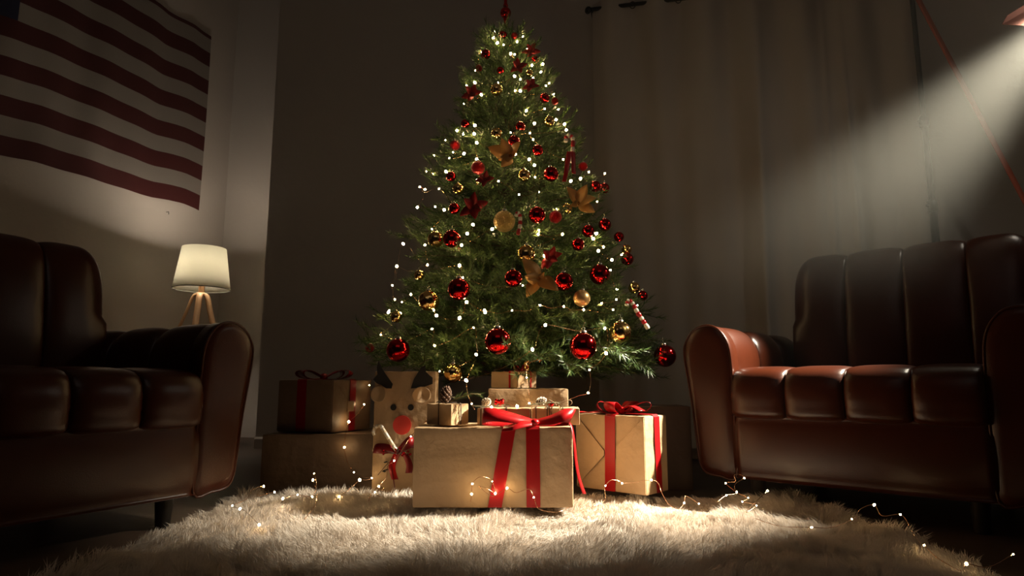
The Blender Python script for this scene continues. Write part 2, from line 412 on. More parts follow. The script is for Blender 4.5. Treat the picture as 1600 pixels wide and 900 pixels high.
NB = 298; ztop = 2.16; zbot = .46
for i in range(NB):
    f = (i+.5)/NB
    u = 1-math.sqrt(1-f) if False else f**1.35
    z = zbot+(ztop-zbot)*u
    a = i*2.399963+random.uniform(-.2, .2)
    Rt = R(z+.03)*random.uniform(.86, 1.08)*(1.13 if i % 9 == 0 else 1)
    if i % 5 == 4: Rt *= .72
    tilt = random.uniform(.02, .25)+(.3+0.7*max(0, (z-1.6)/.5))*max(0, (z-1.2))
    if z < .62: tilt -= .12
    L = max(.05, Rt/math.cos(min(tilt, 1.2)))
    best = min(LENS, key=lambda q: abs(q-L))
    o = link('branch', random.choice(BR[best]), tree)
    sc = L/best; tz = z-L*math.sin(tilt)*.75
    o.location = (taxis(z)-.02, 0, max(tz, .35)); o.scale = (sc, min(1.25, max(.85, sc)), min(1.25, max(.85, sc)))
    o.rotation_euler = Euler((random.uniform(-.4, .4), -tilt, a), 'XYZ')
    if z > 2.0: o.rotation_euler = Euler((random.uniform(-.4, .4), -random.uniform(.5, 1.2), a), 'XYZ')

# tree topper
tp = at(790, 20, TY)
top = thing('tree_topper', 'dark red glossy finial with a ball and spire on the tree tip', 'tree topper', (tp.x, tp.y, tp.z-.10))
mb = MB(); mb.lathe([(.004, 0), (.010, .01), (.008, .05), (.012, .066), (.008, .072)], seg=16); mb.obj('stem', REDM, top)
mb = MB(); mb.sphere((0, 0, .10), .028, seg=24, rings=16); mb.obj('ball', REDM, top)
mb = MB(); mb.lathe([(.010, .126), (.013, .14), (.009, .15), (.008, .20), (.004, .27), (.0008, .34)], seg=16); mb.obj('spire', REDM, top)

# ---- baubles: a ball mesh per finish, with cap and hook as parts
def ball_mesh(m, ridged=False, clear=False):
    mb = MB(); seg = 32; rg = 20
    if ridged:
        rings = []
        for i in range(rg+1):
            th = PI*i/rg; rad = max(math.sin(th), .002)
            rings.append([Vector((rad*(1+.05*math.cos(k/seg*2*PI*8+th*4))*math.cos(2*PI*k/seg), rad*(1+.05*math.cos(k/seg*2*PI*8+th*4))*math.sin(2*PI*k/seg), -math.cos(th))) for k in range(seg)])
        mb.loft(rings)
    else: mb.sphere((0, 0, 0), 1, seg=seg, rings=rg)
    o = mb.obj('bauble', m); me = o.data; bpy.data.objects.remove(o); return me
def part_mesh(mb, m):
    o = mb.obj('p', m); me = o.data; bpy.data.objects.remove(o); return me
mb = MB(); mb.lathe([(.26, .93), (.27, 1.0), (.25, 1.12), (.20, 1.16), (.05, 1.17)], seg=14); CAPM = part_mesh(mb, SILVER)
mb = MB(); mb.tube([(0.12*math.sin(t), 0, 1.27-.12*math.cos(t)) for t in [k*2*PI/10 for k in range(10)]], .022, closed=True, seg=5)
mb.tube([(0, 0, 1.38), (.02, .02, 1.62), (.10, .04, 1.75), (.16, .05, 1.70)], .016, seg=5); HOOKM = part_mesh(mb, SILVER)
BALLS = {'rm': ball_mesh(REDM), 'rg': ball_mesh(REDG), 'gm': ball_mesh(GOLDM), 'gg': ball_mesh(GOLDG), 'gs': ball_mesh(GOLDS), 'gr': ball_mesh(GOLDM, True)}
GRP = {'rm': 'red mirror baubles on the tree', 'rg': 'red glitter baubles on the tree', 'gm': 'small gold mirror baubles on the tree', 'gg': 'gold baubles on the tree', 'gs': 'gold baubles on the tree', 'gr': 'small gold mirror baubles on the tree'}
def bauble(px, py, rp, kind, label, k=1.02):
    p = tree_hit(px, py, k); dist = p.y
    r = rp/FPX*dist*1.02
    p = p+Vector((0, -r*.6, 0)); r *= p.y/dist
    p = at(px, py, p.y)
    o = link('bauble', BALLS[kind]); o.location = p; o.scale = (r, r, r)
    o.rotation_euler = (random.uniform(-.12, .12), random.uniform(-.12, .12), random.uniform(0, 6))
    tag(o, label, 'bauble', GRP[kind])
    link('cap', CAPM, o); link('hook', HOOKM, o)
    return o
BL = [
 (786, 54, 7, 'rm', 'small dark red bauble just under the tree topper'),
 (804, 56, 6, 'rg', 'small red bauble just below the topper, next to the other one there'),
 (759, 85, 8, 'rm', 'small red bauble on the left edge of the tree near its tip'),
 (748, 107, 6, 'rg', 'tiny bright red bauble on the left edge above the upper red bow'),
 (782, 110, 6, 'rm', 'tiny dark red bauble in the dark gap right below the tree tip'),
 (836, 93, 6, 'rm', 'tiny red bauble on the right edge beside the topmost red bow'),
 (776, 140, 10, 'gm', 'highest gold bauble, alone in the dark upper part of the tree'),
 (827, 114, 6, 'gm', 'tiny gold bauble high on the right between the red bows'),
 (851, 153, 8, 'rm', 'upper of two touching red baubles on the upper right edge'),
 (867, 158, 6, 'rg', 'outer of two touching red baubles on the upper right edge'),
 (727, 193, 7, 'rm', 'small red bauble near the bare branch on the upper left'),
 (776, 208, 9, 'gm', 'gold bauble just above the highest golden poinsettia'),
 (813, 198, 8, 'rm', 'red bauble above the highest golden poinsettia'),
 (858, 190, 9, 'gm', 'gold bauble on the upper right edge over the candy cane'),
 (803, 221, 9.5, 'rm', 'red bauble touching the top of the highest golden poinsettia'),
 (711, 227, 8, 'rg', 'red glittery bauble on the left edge level with the highest golden poinsettia'),
 (840, 235, 9, 'rm', 'red bauble to the right of the highest golden poinsettia'),
 (747, 262, 11, 'rg', 'textured oval-looking red bauble below left of the highest golden poinsettia'),
 (705, 276, 8, 'rm', 'red bauble on the left side just above a small gold bauble'),
 (819, 274, 10, 'gm', 'gold bauble hanging below right of the highest golden poinsettia'),
 (861, 272, 12, 'rm', 'large red bauble at mid height, left of the red ribbon under the candy cane'),
 (911, 260, 7, 'rg', 'small bright red bauble on the right edge by the upper candy cane'),
 (716, 295, 9, 'gm', 'small gold bauble on the left above the big red poinsettia'),
 (930, 291, 9, 'rm', 'inner bauble of the dark red pair on the right edge'),
 (944, 294, 8.5, 'rm', 'outer bauble of the dark red pair on the right edge'),
 (886, 326, 8, 'gm', 'gold bauble tucked under the right golden poinsettia'),
 (710, 326, 9, 'rm', 'dark red bauble left of the big red poinsettia'),
 (788, 346, 17, 'gg', 'big gold glitter bauble in the middle of the tree'),
 (839, 336, 13.5, 'rm', 'red bauble to the right of the big gold glitter bauble'),
 (868, 339, 10, 'rg', 'beaded dark red bauble beneath the right golden poinsettia'),
 (945, 351, 10, 'rm', 'dark red bauble on the right edge below the right golden poinsettia'),
 (919, 361, 10, 'rm', 'bright red bauble between two bulbs on the right side'),
 (967, 370, 8, 'rm', 'small dark red bauble standing out on the right edge at mid height'),
 (681, 374, 13, 'gm', 'gold bauble on the left touching a red bauble'),
 (706, 373, 14, 'rm', 'red bauble on the left touching a gold bauble'),
 (822, 397, 14, 'gm', 'gold bauble above the central golden poinsettia'),
 (903, 382, 10, 'rm', 'red bauble above left of the largest upper red one'),
 (979, 390, 8, 'gm', 'small gold bauble on the right edge directly above a dark red one'),
 (980, 405, 10, 'rm', 'dark red bauble on the right edge directly below a small gold one'),
 (655, 430, 8, 'gm', 'tiny gold bauble on the lower left above the ridged gold bauble'),
 (717, 452, 17.5, 'rm', 'big red bauble on the left ringed with reflections, a bulb above it'),
 (670, 470, 16, 'gr', 'ridged gold bauble on the lower left next to the big red bauble'),
 (802, 435, 14, 'rm', 'red bauble left of the central golden poinsettia'),
 (881, 440, 14.5, 'rm', 'red bauble right of the central golden poinsettia'),
 (937, 429, 16, 'rm', 'big bright red bauble on the right, half lit by the beam'),
 (909, 466, 13, 'gs', 'matte gold bauble half hidden by a lit green branch'),
 (991, 450, 9, 'gm', 'gold bauble on the right edge above the lower candy cane'),
 (1004, 462, 8, 'rm', 'small red bauble at the right edge beside the lower candy cane'),
 (619, 495, 9, 'gm', 'small gold bauble near the left edge of the lower branches'),
 (622, 547, 18, 'rm', 'big dark red bauble hanging low on the left'),
 (578, 544, 7, 'rg', 'small dim red bauble at the far lower left tip'),
 (778, 533, 20.5, 'rm', 'largest red bauble in the bottom middle above the pine-coned presents'),
 (708, 583, 14.5, 'gm', 'gold bauble hanging lowest, beside the reindeer gift bag'),
 (911, 541, 21, 'rm', 'largest bright red bauble on the lower right, lit by the beam'),
 (969, 519, 16.5, 'gr', 'twisted gold bauble on the lower right next to the candy cane'),
 (1039, 556, 17, 'rm', 'dark red bauble hanging free of the tree by the sofa arm'),
]
for b in BL: bauble(*b, k=(1.04 if b[2] > 10 else 1.03))

# ---- poinsettias
def petal(L, wd, curl, m, parent, rot, twist=0):
    mb = MB(); n = 8; rings = []
    top_ = []
    for i in range(n+1):
        t = i/n; wv = wd*math.sin(PI*min(1, t**.75))**.8*(1-.15*t)+.0008
        x_ = L*t; z_ = curl*L*(t*t)+.12*L*math.sin(PI*t)
        rings.append([Vector((x_, -wv, z_+.14*wv)), Vector((x_, 0, z_-.10*wv)), Vector((x_, wv, z_+.14*wv)), Vector((x_, 0, z_-.10*wv-.0008))])
    mb.loft(rings); o = mb.obj('petal', m, parent); o.rotation_euler = rot; return o
def flower(px, py, size, angs, m, label, gp, depthk=1.04, tiltx=0, lens=None):
    p = tree_hit(px, py, depthk)+Vector((0, -.015, 0)); s_ = size/FPX*p.y
    t = thing('poinsettia', label, 'artificial flower', p, 0, gp, rot=(PI/2, 0, 0))
    for i, a in enumerate(angs):
        L = s_*(lens[i] if lens else 1)
        petal(L, L*.30, .15+.12*((i*7) % 3-1), m, t, Euler((random.uniform(-.35, .35), -.12-.26*(i % 3), math.radians(a)), 'XYZ'))
    mb = MB()
    for k in range(5): mb.sphere((.006*math.cos(k*1.26), .006*math.sin(k*1.26), .006), .0045, seg=8, rings=6)
    mb.obj('stamen', GOLDM if m is GOLDP else REDG, t); return t
GF = 'golden poinsettias on the tree'; RF = 'red cloth poinsettias and bows on the tree'
flower(798, 246, 36, [160, 118, 35, 70, 235, 265, 200], GOLDP, 'highest golden poinsettia, in the upper middle of the tree', GF, lens=[1.1, .9, .9, .6, .9, .8, .6])
flower(903, 320, 34, [125, 62, -8, -30, 200], GOLDP, 'golden poinsettia with upright petals on the right side of the tree', GF, lens=[.95, 1.0, 1.1, .9, .5])
flower(841, 437, 38, [128, -38, 172, -122, 48, -160], GOLDP, 'lowest golden poinsettia with a lit bulb at its heart', GF, lens=[1.1, 1.1, .9, .95, .4, .7])
flower(740, 326, 26, [20, 80, 150, 215, 280, 330], REDP, 'big red cloth poinsettia left of the gold glitter bauble', RF)
flower(737, 150, 18, [10, 70, 140, 200, 250, 310], REDP, 'red cloth bow on the left edge high up the tree', RF)
flower(830, 84, 16, [0, 60, 130, 190, 240, 310], REDP, 'topmost red cloth bow on the right edge near the tip', RF)
flower(810, 108, 16, [20, 95, 150, 215, 290, 340], REDP, 'red cloth bow between bulbs below the tree tip', RF)
flower(829, 138, 15, [0, 70, 130, 200, 250, 310], REDP, 'small red cloth bow right of centre above the gold bauble', RF)
flower(758, 283, 16, [10, 80, 160, 190, 260, 340], REDP, 'small red cloth bow with a bulb, over the big red poinsettia', RF)
flower(858, 405, 22, [20, 70, 140, 235, 255, 330], REDP, 'dim red cloth poinsettia between the gold and red baubles at mid height', RF, depthk=.97)

# ---- candy canes
def cane(pts, r, label, seg=9, twist=0, m2=None, k=1.05, parent=None):
    P = catmull(pts, 5); c = P[len(P)//2]
    t = thing('candy_cane', label, 'candy cane', c, 0, 'striped candy canes on the tree')
    tot = len(P)-1; n = seg
    for i in range(n):
        a = int(i*tot/n); b = int((i+1)*tot/n); q = [p-c for p in P[a:b+1]]
        if len(q) < 2: continue
        rr_ = [r*(.82+.25*math.sin(PI*j/(len(q)-1))) for j in range(len(q))]
        MB().tube(q, rr_, seg=10).obj('candy_segment', REDC if i % 2 else WHITEC, t)
    return t
def tp3(px, py, k=1.06): return tree_hit(px, py, k)+Vector((0, -.012, 0))
def flatpts(L, k=1.06):
    q = [tp3(px, py, k) for px, py in L]; Y = min(p.y for p in q); return [at(px, py, Y) for px, py in L]
cane(flatpts([(884, 222), (885, 214), (891, 212), (895, 218), (895, 230), (894, 242), (893, 254)]), .009, 'candy cane high on the right edge with a red ribbon tied on', 9)
cane(flatpts([(806, 338), (808, 333), (812, 336), (813, 345), (812, 355), (809, 367)]), .008, 'candy cane hanging beside the big gold glitter bauble', 8)
cane(flatpts([(979, 478), (982, 470), (988, 474), (996, 488), (1004, 500), (1013, 514)]), .009, 'candy cane lying slanted at the lower right edge of the tree', 11)
q = flatpts([(890, 238), (887, 252), (884, 272), (881, 285)]); t = thing('ribbon', 'glossy red ribbon dangling under the upper candy cane', 'ribbon', q[0])
MB().strip([p-q[0]+Vector((0, -.01, 0)) for p in catmull(q, 5)], [Vector((.012*(1-.35*i/15), .003*math.sin(i), 0)) for i in range(16)]).obj('ribbon_tail', SATIN, t)
MB().strip([p-q[0]+Vector((.014+.002*i, -.006, 0)) for i, p in enumerate(catmull(q[:3], 5))], Vector((.009, .004, 0))).obj('ribbon_tail', SATIN, t)

# ---- bulbs helper
mb = MB(); mb.lathe([(.0012, -.006), (.0042, -.0035), (.0052, 0), (.0044, .0035), (.0018, .006)], seg=8); BULBM = part_mesh(mb, BULB)
def string_of(name, label, pts, sagk, bulbs=True, extra=None, jit=0.0, scale=.6, group=None, sm=5):
    """pts: (Vector, is_bulb)"""
    o0 = pts[0][0]
    t = thing(name, label, 'fairy lights', o0, 0, group)
    W_ = [p-o0 for p, _ in pts]
    mid = []
    for i, p in enumerate(W_):
        mid.append(p)
        if sagk and i < len(W_)-1:
            d = (W_[i+1]-p).length; mid.append((p+W_[i+1])/2+Vector((random.uniform(-.1, .1)*d, random.uniform(.0, .12)*d, -sagk*d+random.uniform(-.05, .05)*d)))
    MB().tube(catmull(mid, sm), 0.00085, seg=4).obj('wire', WIRE, t)
    for p, b in pts:
        if not b: continue
        o = link('bulb', BULBM, t); o.location = p-o0; o.scale = (scale*random.choice((.5, .65, .8, 1.0, 1.0)),)*3
        o.rotation_euler = (random.uniform(-1, 1), random.uniform(-1, 1), random.uniform(0, 6))
    return t
TB = """772,50 817,57 808,65 787,70 777,67 823,76 753,82 798,84 804,85 848,100 808,101 831,102 743,110 845,113 804,119 813,124 833,122 729,134 742,129 858,130 853,134 752,148 813,142 805,142 865,148 725,162 872,170 822,173 778,130 836,92 771,59 851,170
835,193 742,196 714,204 724,209 741,209 882,194 885,203 869,187 696,219 745,223 776,231 833,218 708,238 725,240 678,243 702,247 805,241 827,249 745,249 880,249 835,258 666,268 677,271 697,268 912,256 920,269 945,271 836,277 864,277 779,283 754,284 746,282 892,283 656,292 664,296 686,295 811,304 842,300 652,324 680,323 694,328 833,327 869,327 933,315 923,331 739,351 769,358 842,360 841,366 879,366 675,358 685,364 730,365 911,363 932,365 927,373 828,208 798,207 907,279
630,381 664,383 721,383 688,378 620,416 613,446 668,414 718,415 723,434 617,468 628,472 729,472 678,485 800,485 757,485 608,485 642,460 817,446 927,374 943,386 935,392 956,406 851,400 954,422 840,438 964,452 963,468 940,474 844,477 881,479 958,484 912,484 827,387 823,405 996,477 995,450 971,398 980,390
607,488 625,490 595,523 619,498 677,486 682,493 718,497 758,488 675,514 740,512 679,540 744,554 687,580 728,594 798,485 832,546 852,508 945,513 947,552 921,578 919,614"""
tb = [tuple(map(int, s_.split(','))) for s_ in TB.split()]
seen = []
for q in tb:
    if all(abs(q[0]-a)+abs(q[1]-b) > 2 for a, b in seen): seen.append(q)
rem = sorted(seen, key=lambda q: q[1]); order = [rem.pop(0)]
while rem:
    c = order[-1]; j = min(range(len(rem)), key=lambda i: math.hypot(rem[i][0]-c[0], (rem[i][1]-c[1])*1.6)+.5*max(0, rem[i][1]-c[1])); order.append(rem.pop(j))
def tree_bulb(px, py):
    p = tree_hit(px, py, .985)
    return at(px, py, p.y-.005)
string_of('tree_light_string', 'copper wire string of warm fairy lights wound all over the tree', [(tree_bulb(*q), True) for q in order], .06, scale=1.1)

# ---------------------------------------------------------------- presents
def bow(parent, loc, rz, L, H, wd, m, name='bow', loops=((0, 1.0), (180, 1.0)), tails=(), tilt=0.0):
    b = None
    for ang, k in loops:
        n = 16; P = []; Wd = []
        for i in range(n+1):
            s_ = i/n; xx = (1-math.cos(2*PI*s_))/2; zz = math.sin(2*PI*s_)*(.25+.75*xx)
            P.append(Vector((L*k*xx, 0, H*.5*zz+H*.55*xx))); Wd.append(Vector((0, wd*(.35+.65*xx**.6), .10*wd*math.sin(s_*9))))
        o = MB().strip(P, Wd, .0005).obj('bow_loop', m, parent)
        o.location = loc; o.rotation_euler = Euler((tilt, 0, rz+math.radians(ang)), 'XYZ')
    mb = MB(); mb.lathe([(.35*wd, -.6*wd), (.55*wd, -.3*wd), (.6*wd, 0), (.55*wd, .3*wd), (.35*wd, .6*wd)], seg=12, mtx=Matrix.Rotation(PI/2, 3, 'X'))
    k = mb.obj('bow_knot', m, parent); k.location = Vector(loc)+Vector((0, 0, .3*wd))
    for pts in tails:
        C = catmull(pts, 5)
        ws = [Vector((0, wd*.8, 0)) if abs((C[min(i+1, len(C)-1)]-C[max(i-1, 0)]).normalized().x) > .6 else Vector((wd*.8, 0, 0)) for i in range(len(C))]
        MB().strip(C, ws, .0005).obj('bow_tail', m, parent)
def paper_box(w_, d_, h_, m, name='box', parent=None, seed=0, amp=.0042):
    """soft-edged wrapped box, local origin at front-left-bottom, x right, y back"""
    bm = bmesh.new(); bmesh.ops.create_cube(bm, size=1)
    bmesh.ops.scale(bm, vec=(w_, d_, h_), verts=bm.verts); bmesh.ops.translate(bm, vec=(w_/2, d_/2, h_/2), verts=bm.verts)
    bmesh.ops.bevel(bm, geom=list(bm.edges), offset=min(.006, h_*.06), segments=2, affect='EDGES', profile=.6)
    big = [e for e in bm.edges if e.calc_length() > .03]
    bmesh.ops.subdivide_edges(bm, edges=big, cuts=9, use_grid_fill=True)
    r = random.Random(seed); ph = [r.uniform(0, 6) for _ in range(8)]
    for v in bm.verts:
        c = v.co; n = math.sin(c.x*37+c.z*21+ph[0])+math.sin(c.z*53-c.x*17+ph[1])+.7*math.sin(c.y*47+c.x*29+ph[2])
        q = Vector((c.x/w_-.5, c.y/d_-.5, c.z/h_-.5)); k = max(abs(q.x), abs(q.y), abs(q.z))
        ax = max(range(3), key=lambda i: abs(q[i])); edge = sorted([abs(q[i]) for i in range(3)])[1]
        if edge < .47: v.co[ax] += amp*(n-2.7)*.35*(1 if q[ax] > 0 else -1)*(1-(edge/.5)**6)
        elif c.z > .3*h_: v.co[2] -= abs(amp*.5*math.sin(c.x*60+c.y*45+ph[3]))
    me = bpy.data.meshes.new(name); bm.to_mesh(me); bm.free(); me.materials.append(m)
    for p in me.polygons: p.use_smooth = True
    try: me.set_sharp_from_angle(angle=math.radians(50))
    except Exception: pass
    return link(name, me, parent)
def band(parent, pts, half, m, name='ribbon', th=.0006):
    return MB().strip([Vector(p) for p in pts], Vector(half), th).obj(name, m, parent, smooth=False)
def flap(parent, poly, off, m, n=(0, -1, 0)):
    n = Vector(n); a = [Vector(p)+n*.0006 for p in poly]; b = [p+n*off*2.6 for p in a]; k = len(poly)
    mb = MB(); mb.loft([a, b], cap=True); return mb.obj('paper_flap', m, parent, smooth=False)

# -- big box in front
G1 = at(650, 783, 2.036); gz = .043; gw = .491; gh = .241
g = thing('gift_box', 'largest kraft paper gift box in front, two red ribbon bands down its face', 'gift box', (-.3035, 2.036, gz), 0, 'wrapped presents')
paper_box(gw, .25, gh, KRAFT, 'box', g, 1)
def on_front(px, py): p = at(px, py, 2.033); return Vector((p.x+.3035, -.0025, p.z-gz))
a0, a1 = on_front(795, 669), on_front(773, 785)
band(g, [(a0.x-.002, .25, gh+.002), (a0.x, .02, gh+.002), (a0.x, .0, gh+.0005), (a0.x, -.0025, gh-.006), tuple(a0.lerp(a1, .5)+Vector((.002, 0, 0))), (a1.x, -.0025, .002)], (.021, 0, 0), SATIN)
b0 = on_front(832.5, 669)
band(g, [(b0.x, .25, gh+.002), (b0.x, .02, gh+.002), (b0.x, .0, gh+.0005), (b0.x, -.0025, gh-.006), (b0.x+.001, -.0025, .002)], (.021, 0, 0), SATIN)
# wide bow resting over the top front edge
def loop3(parent, P, W_, m, name='bow_loop'):
    C = catmull(P, 6); Wc = catmull(W_, 6); return MB().strip(C, [Vector(q) for q in Wc], .0006).obj(name, m, parent)
kx = .375
loop3(g, [(kx, .02, gh+.012), (kx-.06, .0, gh+.026), (kx-.13, -.004, gh+.038), (kx-.165, .015, gh+.030), (kx-.13, .03, gh+.012), (kx-.05, .03, gh+.008), (kx, .03, gh+.01)],
      [(0, .006, .008), (0, .012, .014), (0, .012, .020), (0, .008, .022), (0, .016, .010), (0, .012, .006), (0, .006, .006)], SATIN)
loop3(g, [(kx, .02, gh+.012), (kx+.05, .0, gh+.022), (kx+.09, -.006, gh+.036), (kx+.116, .01, gh+.032), (kx+.10, .035, gh+.014), (kx+.05, .03, gh+.008), (kx, .03, gh+.01)],
      [(0, .006, .008), (0, .012, .014), (.006, .012, .020), (.012, .008, .020), (0, .016, .010), (0, .012, .006), (0, .006, .006)], SATIN)
loop3(g, [(kx-.01, -.002, gh+.012), (kx-.04, -.012, gh+.010), (kx-.07, -.02, gh+.002), (kx-.10, -.008, gh-.004)], [(0, .010, .006), (0, .014, .010), (.004, .014, .010), (.004, .008, .008)], SATIN, 'bow_tail')
mb = MB(); mb.sphere((kx, .012, gh+.014), .014, seg=12, rings=8, sz=.8); mb.obj('bow_knot', SATIN, g)
tl = [at(px, py, Y)-Vector((-.3035, 2.036, gz)) for px, py, Y in ((880, 655, 2.06), (892, 664, 2.04), (897, 690, 2.02), (900, 720, 2.02), (905, 748, 2.02), (913, 772, 2.03))]
MB().strip(catmull(tl, 6), [Vector((.003+.0025*i/30, .007, 0)) for i in range(31)], .0005).obj('bow_tail', SATIN, g)

# -- lower left long box and box on top of it
z0 = 0.0
g = thing('gift_box', 'wide plain paper box on the floor, lowest of the two stacked by the reindeer bag', 'gift box', (-.955, 2.52, 0), 0, 'wrapped presents')
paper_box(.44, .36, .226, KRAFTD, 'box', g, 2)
flap(g, [(.44*.45, 0, .226), (.44, 0, .226), (.44, 0, .19), (.44*.62, 0, .195)], .0012, KRAFTD)
a = math.atan2(-.36, .93)
lw, ld, lh = .262, .27, .205
g = thing('gift_box', 'dark-sided box with red ribbon and glowing bulbs, on top of the wide plain box', 'gift box', (-.701-lw*math.cos(a), 2.545-lw*math.sin(a), .2275), a, 'wrapped presents')
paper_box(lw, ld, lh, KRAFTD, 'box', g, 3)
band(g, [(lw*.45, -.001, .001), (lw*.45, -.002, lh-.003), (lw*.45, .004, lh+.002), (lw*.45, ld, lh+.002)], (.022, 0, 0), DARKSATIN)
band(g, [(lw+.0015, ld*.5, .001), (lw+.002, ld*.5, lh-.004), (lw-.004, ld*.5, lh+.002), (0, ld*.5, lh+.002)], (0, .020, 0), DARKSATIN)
flap(g, [(lw, .002, .004), (lw, .002, lh-.004), (lw, ld*.45, lh*.50), (lw, ld*.40, lh*.42)], .0012, KRAFTD, (1, 0, 0))
flap(g, [(lw, ld*.36, lh*.38), (lw, ld*.36, lh*.58), (lw, ld*.52, lh*.58), (lw, ld*.52, lh*.38)], .0022, mat('clear_tape', (.24, .16, .10), .2), (1, 0, 0))
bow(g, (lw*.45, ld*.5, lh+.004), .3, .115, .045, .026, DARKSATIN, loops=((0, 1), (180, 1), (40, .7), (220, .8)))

# -- reindeer bag
bx0, by0 = at(582, 700, 2.40).x, 2.40
bw, bh = .226, .450
bag = thing('gift_bag', 'tall paper gift bag with a cut-out reindeer face and round red nose', 'gift bag', (bx0, by0, .0), 0, 'wrapped presents')
paper_box(bw, .10, bh+.012, KRAFT, 'bag_body', bag, 4, amp=.001)
def onbag(px, py): p = at(px, py, by0); return (p.x-bx0, p.z)
def disc(cx_, cz_, rx, rz_, m, name, off=.0015, th=.002, seg=28, rot=0):
    mb = MB(); ring = lambda y_: [Vector((cx_+rx*math.cos(t)*math.cos(rot)-rz_*math.sin(t)*math.sin(rot), y_, cz_+rx*math.cos(t)*math.sin(rot)+rz_*math.sin(t)*math.cos(rot))) for t in [2*PI*k/seg for k in range(seg)]]
    mb.loft([ring(-off), ring(-off-th)]); return mb.obj(name, m, bag, smooth=False)
px2m = 2.40/FPX
for (px, py) in ((615, 636.5), (642, 636.5)): disc(*onbag(px, py), 4.6*px2m, 4.8*px2m, BLACKP, 'eye')
disc(*onbag(628.5, 664), 14*px2m, 14.5*px2m, REDNOSE, 'nose', off=.002, th=.004)
def curled_ear(px, py, sgn):
    cx_, cz_ = onbag(px, py); mb = MB(); n = 18; rings = []
    r_ = 13.5*px2m
    for i in range(7):
        q = i/6; rr2 = r_*q
        rings.append([Vector((cx_+rr2*math.cos(t), -.004-.045*(max(0, -sgn*math.cos(t))*q)**1.2-.004*q, cz_+rr2*math.sin(t)*.95)) for t in [2*PI*k/n for k in range(n)]])
    rings[0] = [Vector((cx_, -.003, cz_))+Vector((.0005*math.cos(2*PI*k/n), 0, .0005*math.sin(2*PI*k/n))) for k in range(n)]
    rings += [[p+Vector((0, .001, 0)) for p in r2] for r2 in reversed(rings)]
    mb.loft(rings); mb.obj('ear', KRAFT, bag)
curled_ear(593, 616, -1); curled_ear(660, 617, 1)
for pts in ([(592, 563), (597, 575), (604, 586), (614, 600), (612, 607), (604, 607), (595, 601), (589, 599), (583, 593), (590, 585), (589, 574)], [(642, 607), (647, 592), (654, 581), (659, 573), (665, 571), (665, 580), (671, 586), (676, 590), (676, 600), (664, 604), (654, 606)]):
    P = [onbag(*q) for q in pts]; mb = MB(); mb.loft([[Vector((a_, -.002, b_)) for a_, b_ in P], [Vector((a_, -.0045, b_)) for a_, b_ in P]])
    mb.obj('antler', BLACKP, bag, smooth=False)
# bow of the bag
cxb, czb = onbag(622, 705)
def bagw(pts, hw, m, name, y_=-.012):
    C = catmull([Vector((onbag(a_, b_)[0], y_-(.012 if 0 < i < len(pts)-1 else 0), onbag(a_, b_)[1])) for i, (a_, b_) in enumerate(pts)], 5)
    n = len(C); return MB().strip(C, [Vector((0, .003, hw*(.35+.65*math.sin(PI*min(1, i/(n-1)*1.0))))) for i in range(n)], .0006).obj(name, m, bag)
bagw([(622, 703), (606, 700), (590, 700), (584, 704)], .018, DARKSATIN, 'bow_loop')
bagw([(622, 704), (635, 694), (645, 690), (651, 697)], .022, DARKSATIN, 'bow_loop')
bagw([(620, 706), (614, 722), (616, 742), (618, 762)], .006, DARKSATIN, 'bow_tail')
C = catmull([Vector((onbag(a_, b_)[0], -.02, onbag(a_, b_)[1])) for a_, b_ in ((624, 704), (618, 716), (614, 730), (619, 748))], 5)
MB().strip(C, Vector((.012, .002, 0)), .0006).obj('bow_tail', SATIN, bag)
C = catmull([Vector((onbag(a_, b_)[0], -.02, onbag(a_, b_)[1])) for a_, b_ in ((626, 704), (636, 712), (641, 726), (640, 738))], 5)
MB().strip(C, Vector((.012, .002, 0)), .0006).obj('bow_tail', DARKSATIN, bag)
P = catmull([Vector((onbag(a_, b_)[0], -.026, onbag(a_, b_)[1])) for a_, b_ in ((588, 679), (586, 673), (590, 666), (597, 665), (602, 672), (612, 688), (621, 702))], 5)
pc_ = P[0].copy()
t = thing('candy_cane', 'pale candy cane tied to the red bow of the reindeer bag', 'candy cane', Vector((bx0, by0, 0))+pc_)
n = len(P); k = 0
for i in range(0, n-1, 3): MB().tube([p-pc_ for p in P[i:i+4]], .0065, seg=10).obj('candy_segment', WHITEC if k % 2 else mat('cream_candy', (.62, .50, .36), .35), t); k += 1
t = thing('berry_sprig', 'sprig of glittery red berries tucked in the reindeer bag bow', 'berry sprig', Vector((bx0, by0, 0))+Vector((cxb, -.03, czb)))
for k in range(16):
    d = Vector((random.uniform(-.055, .055), random.uniform(-.012, .006), random.uniform(-.02, .016)))
    MB().sphere(d, .0042, seg=10, rings=7).obj('berry', REDG, t)
    MB().tube([Vector((0, 0, -.005)), d*.6+Vector((0, -.004, 0)), d], .0007, seg=4).obj('stem', DTWINE, t)
t = thing('leaf_sprig', 'small dark holly-like twig hanging under the reindeer bag bow', 'twig', Vector((bx0, by0, 0))+Vector((cxb-.01, -.03, czb-.02)))
MB().tube([(0, 0, 0), (-.03, -.004, -.03), (-.055, 0, -.06)], .0012, seg=5).obj('stem', DTWINE, t)
for s_, zz in ((.6, -.018), (1, -.045), (-.4, -.05)):
    mb = MB(); mb.loft([[Vector((x_*.014+p0*s_*.6-.03, -.004, zz+p0*.4)) for x_, p0 in ((0, 0), (.6, .008), (0, .02), (-.6, .008))], [Vector((x_*.014+p0*s_*.6-.03, -.0055, zz+p0*.4)) for x_, p0 in ((0, 0), (.6, .008), (0, .02), (-.6, .008))]]); mb.obj('leaf', BLACKP, t, smooth=False)

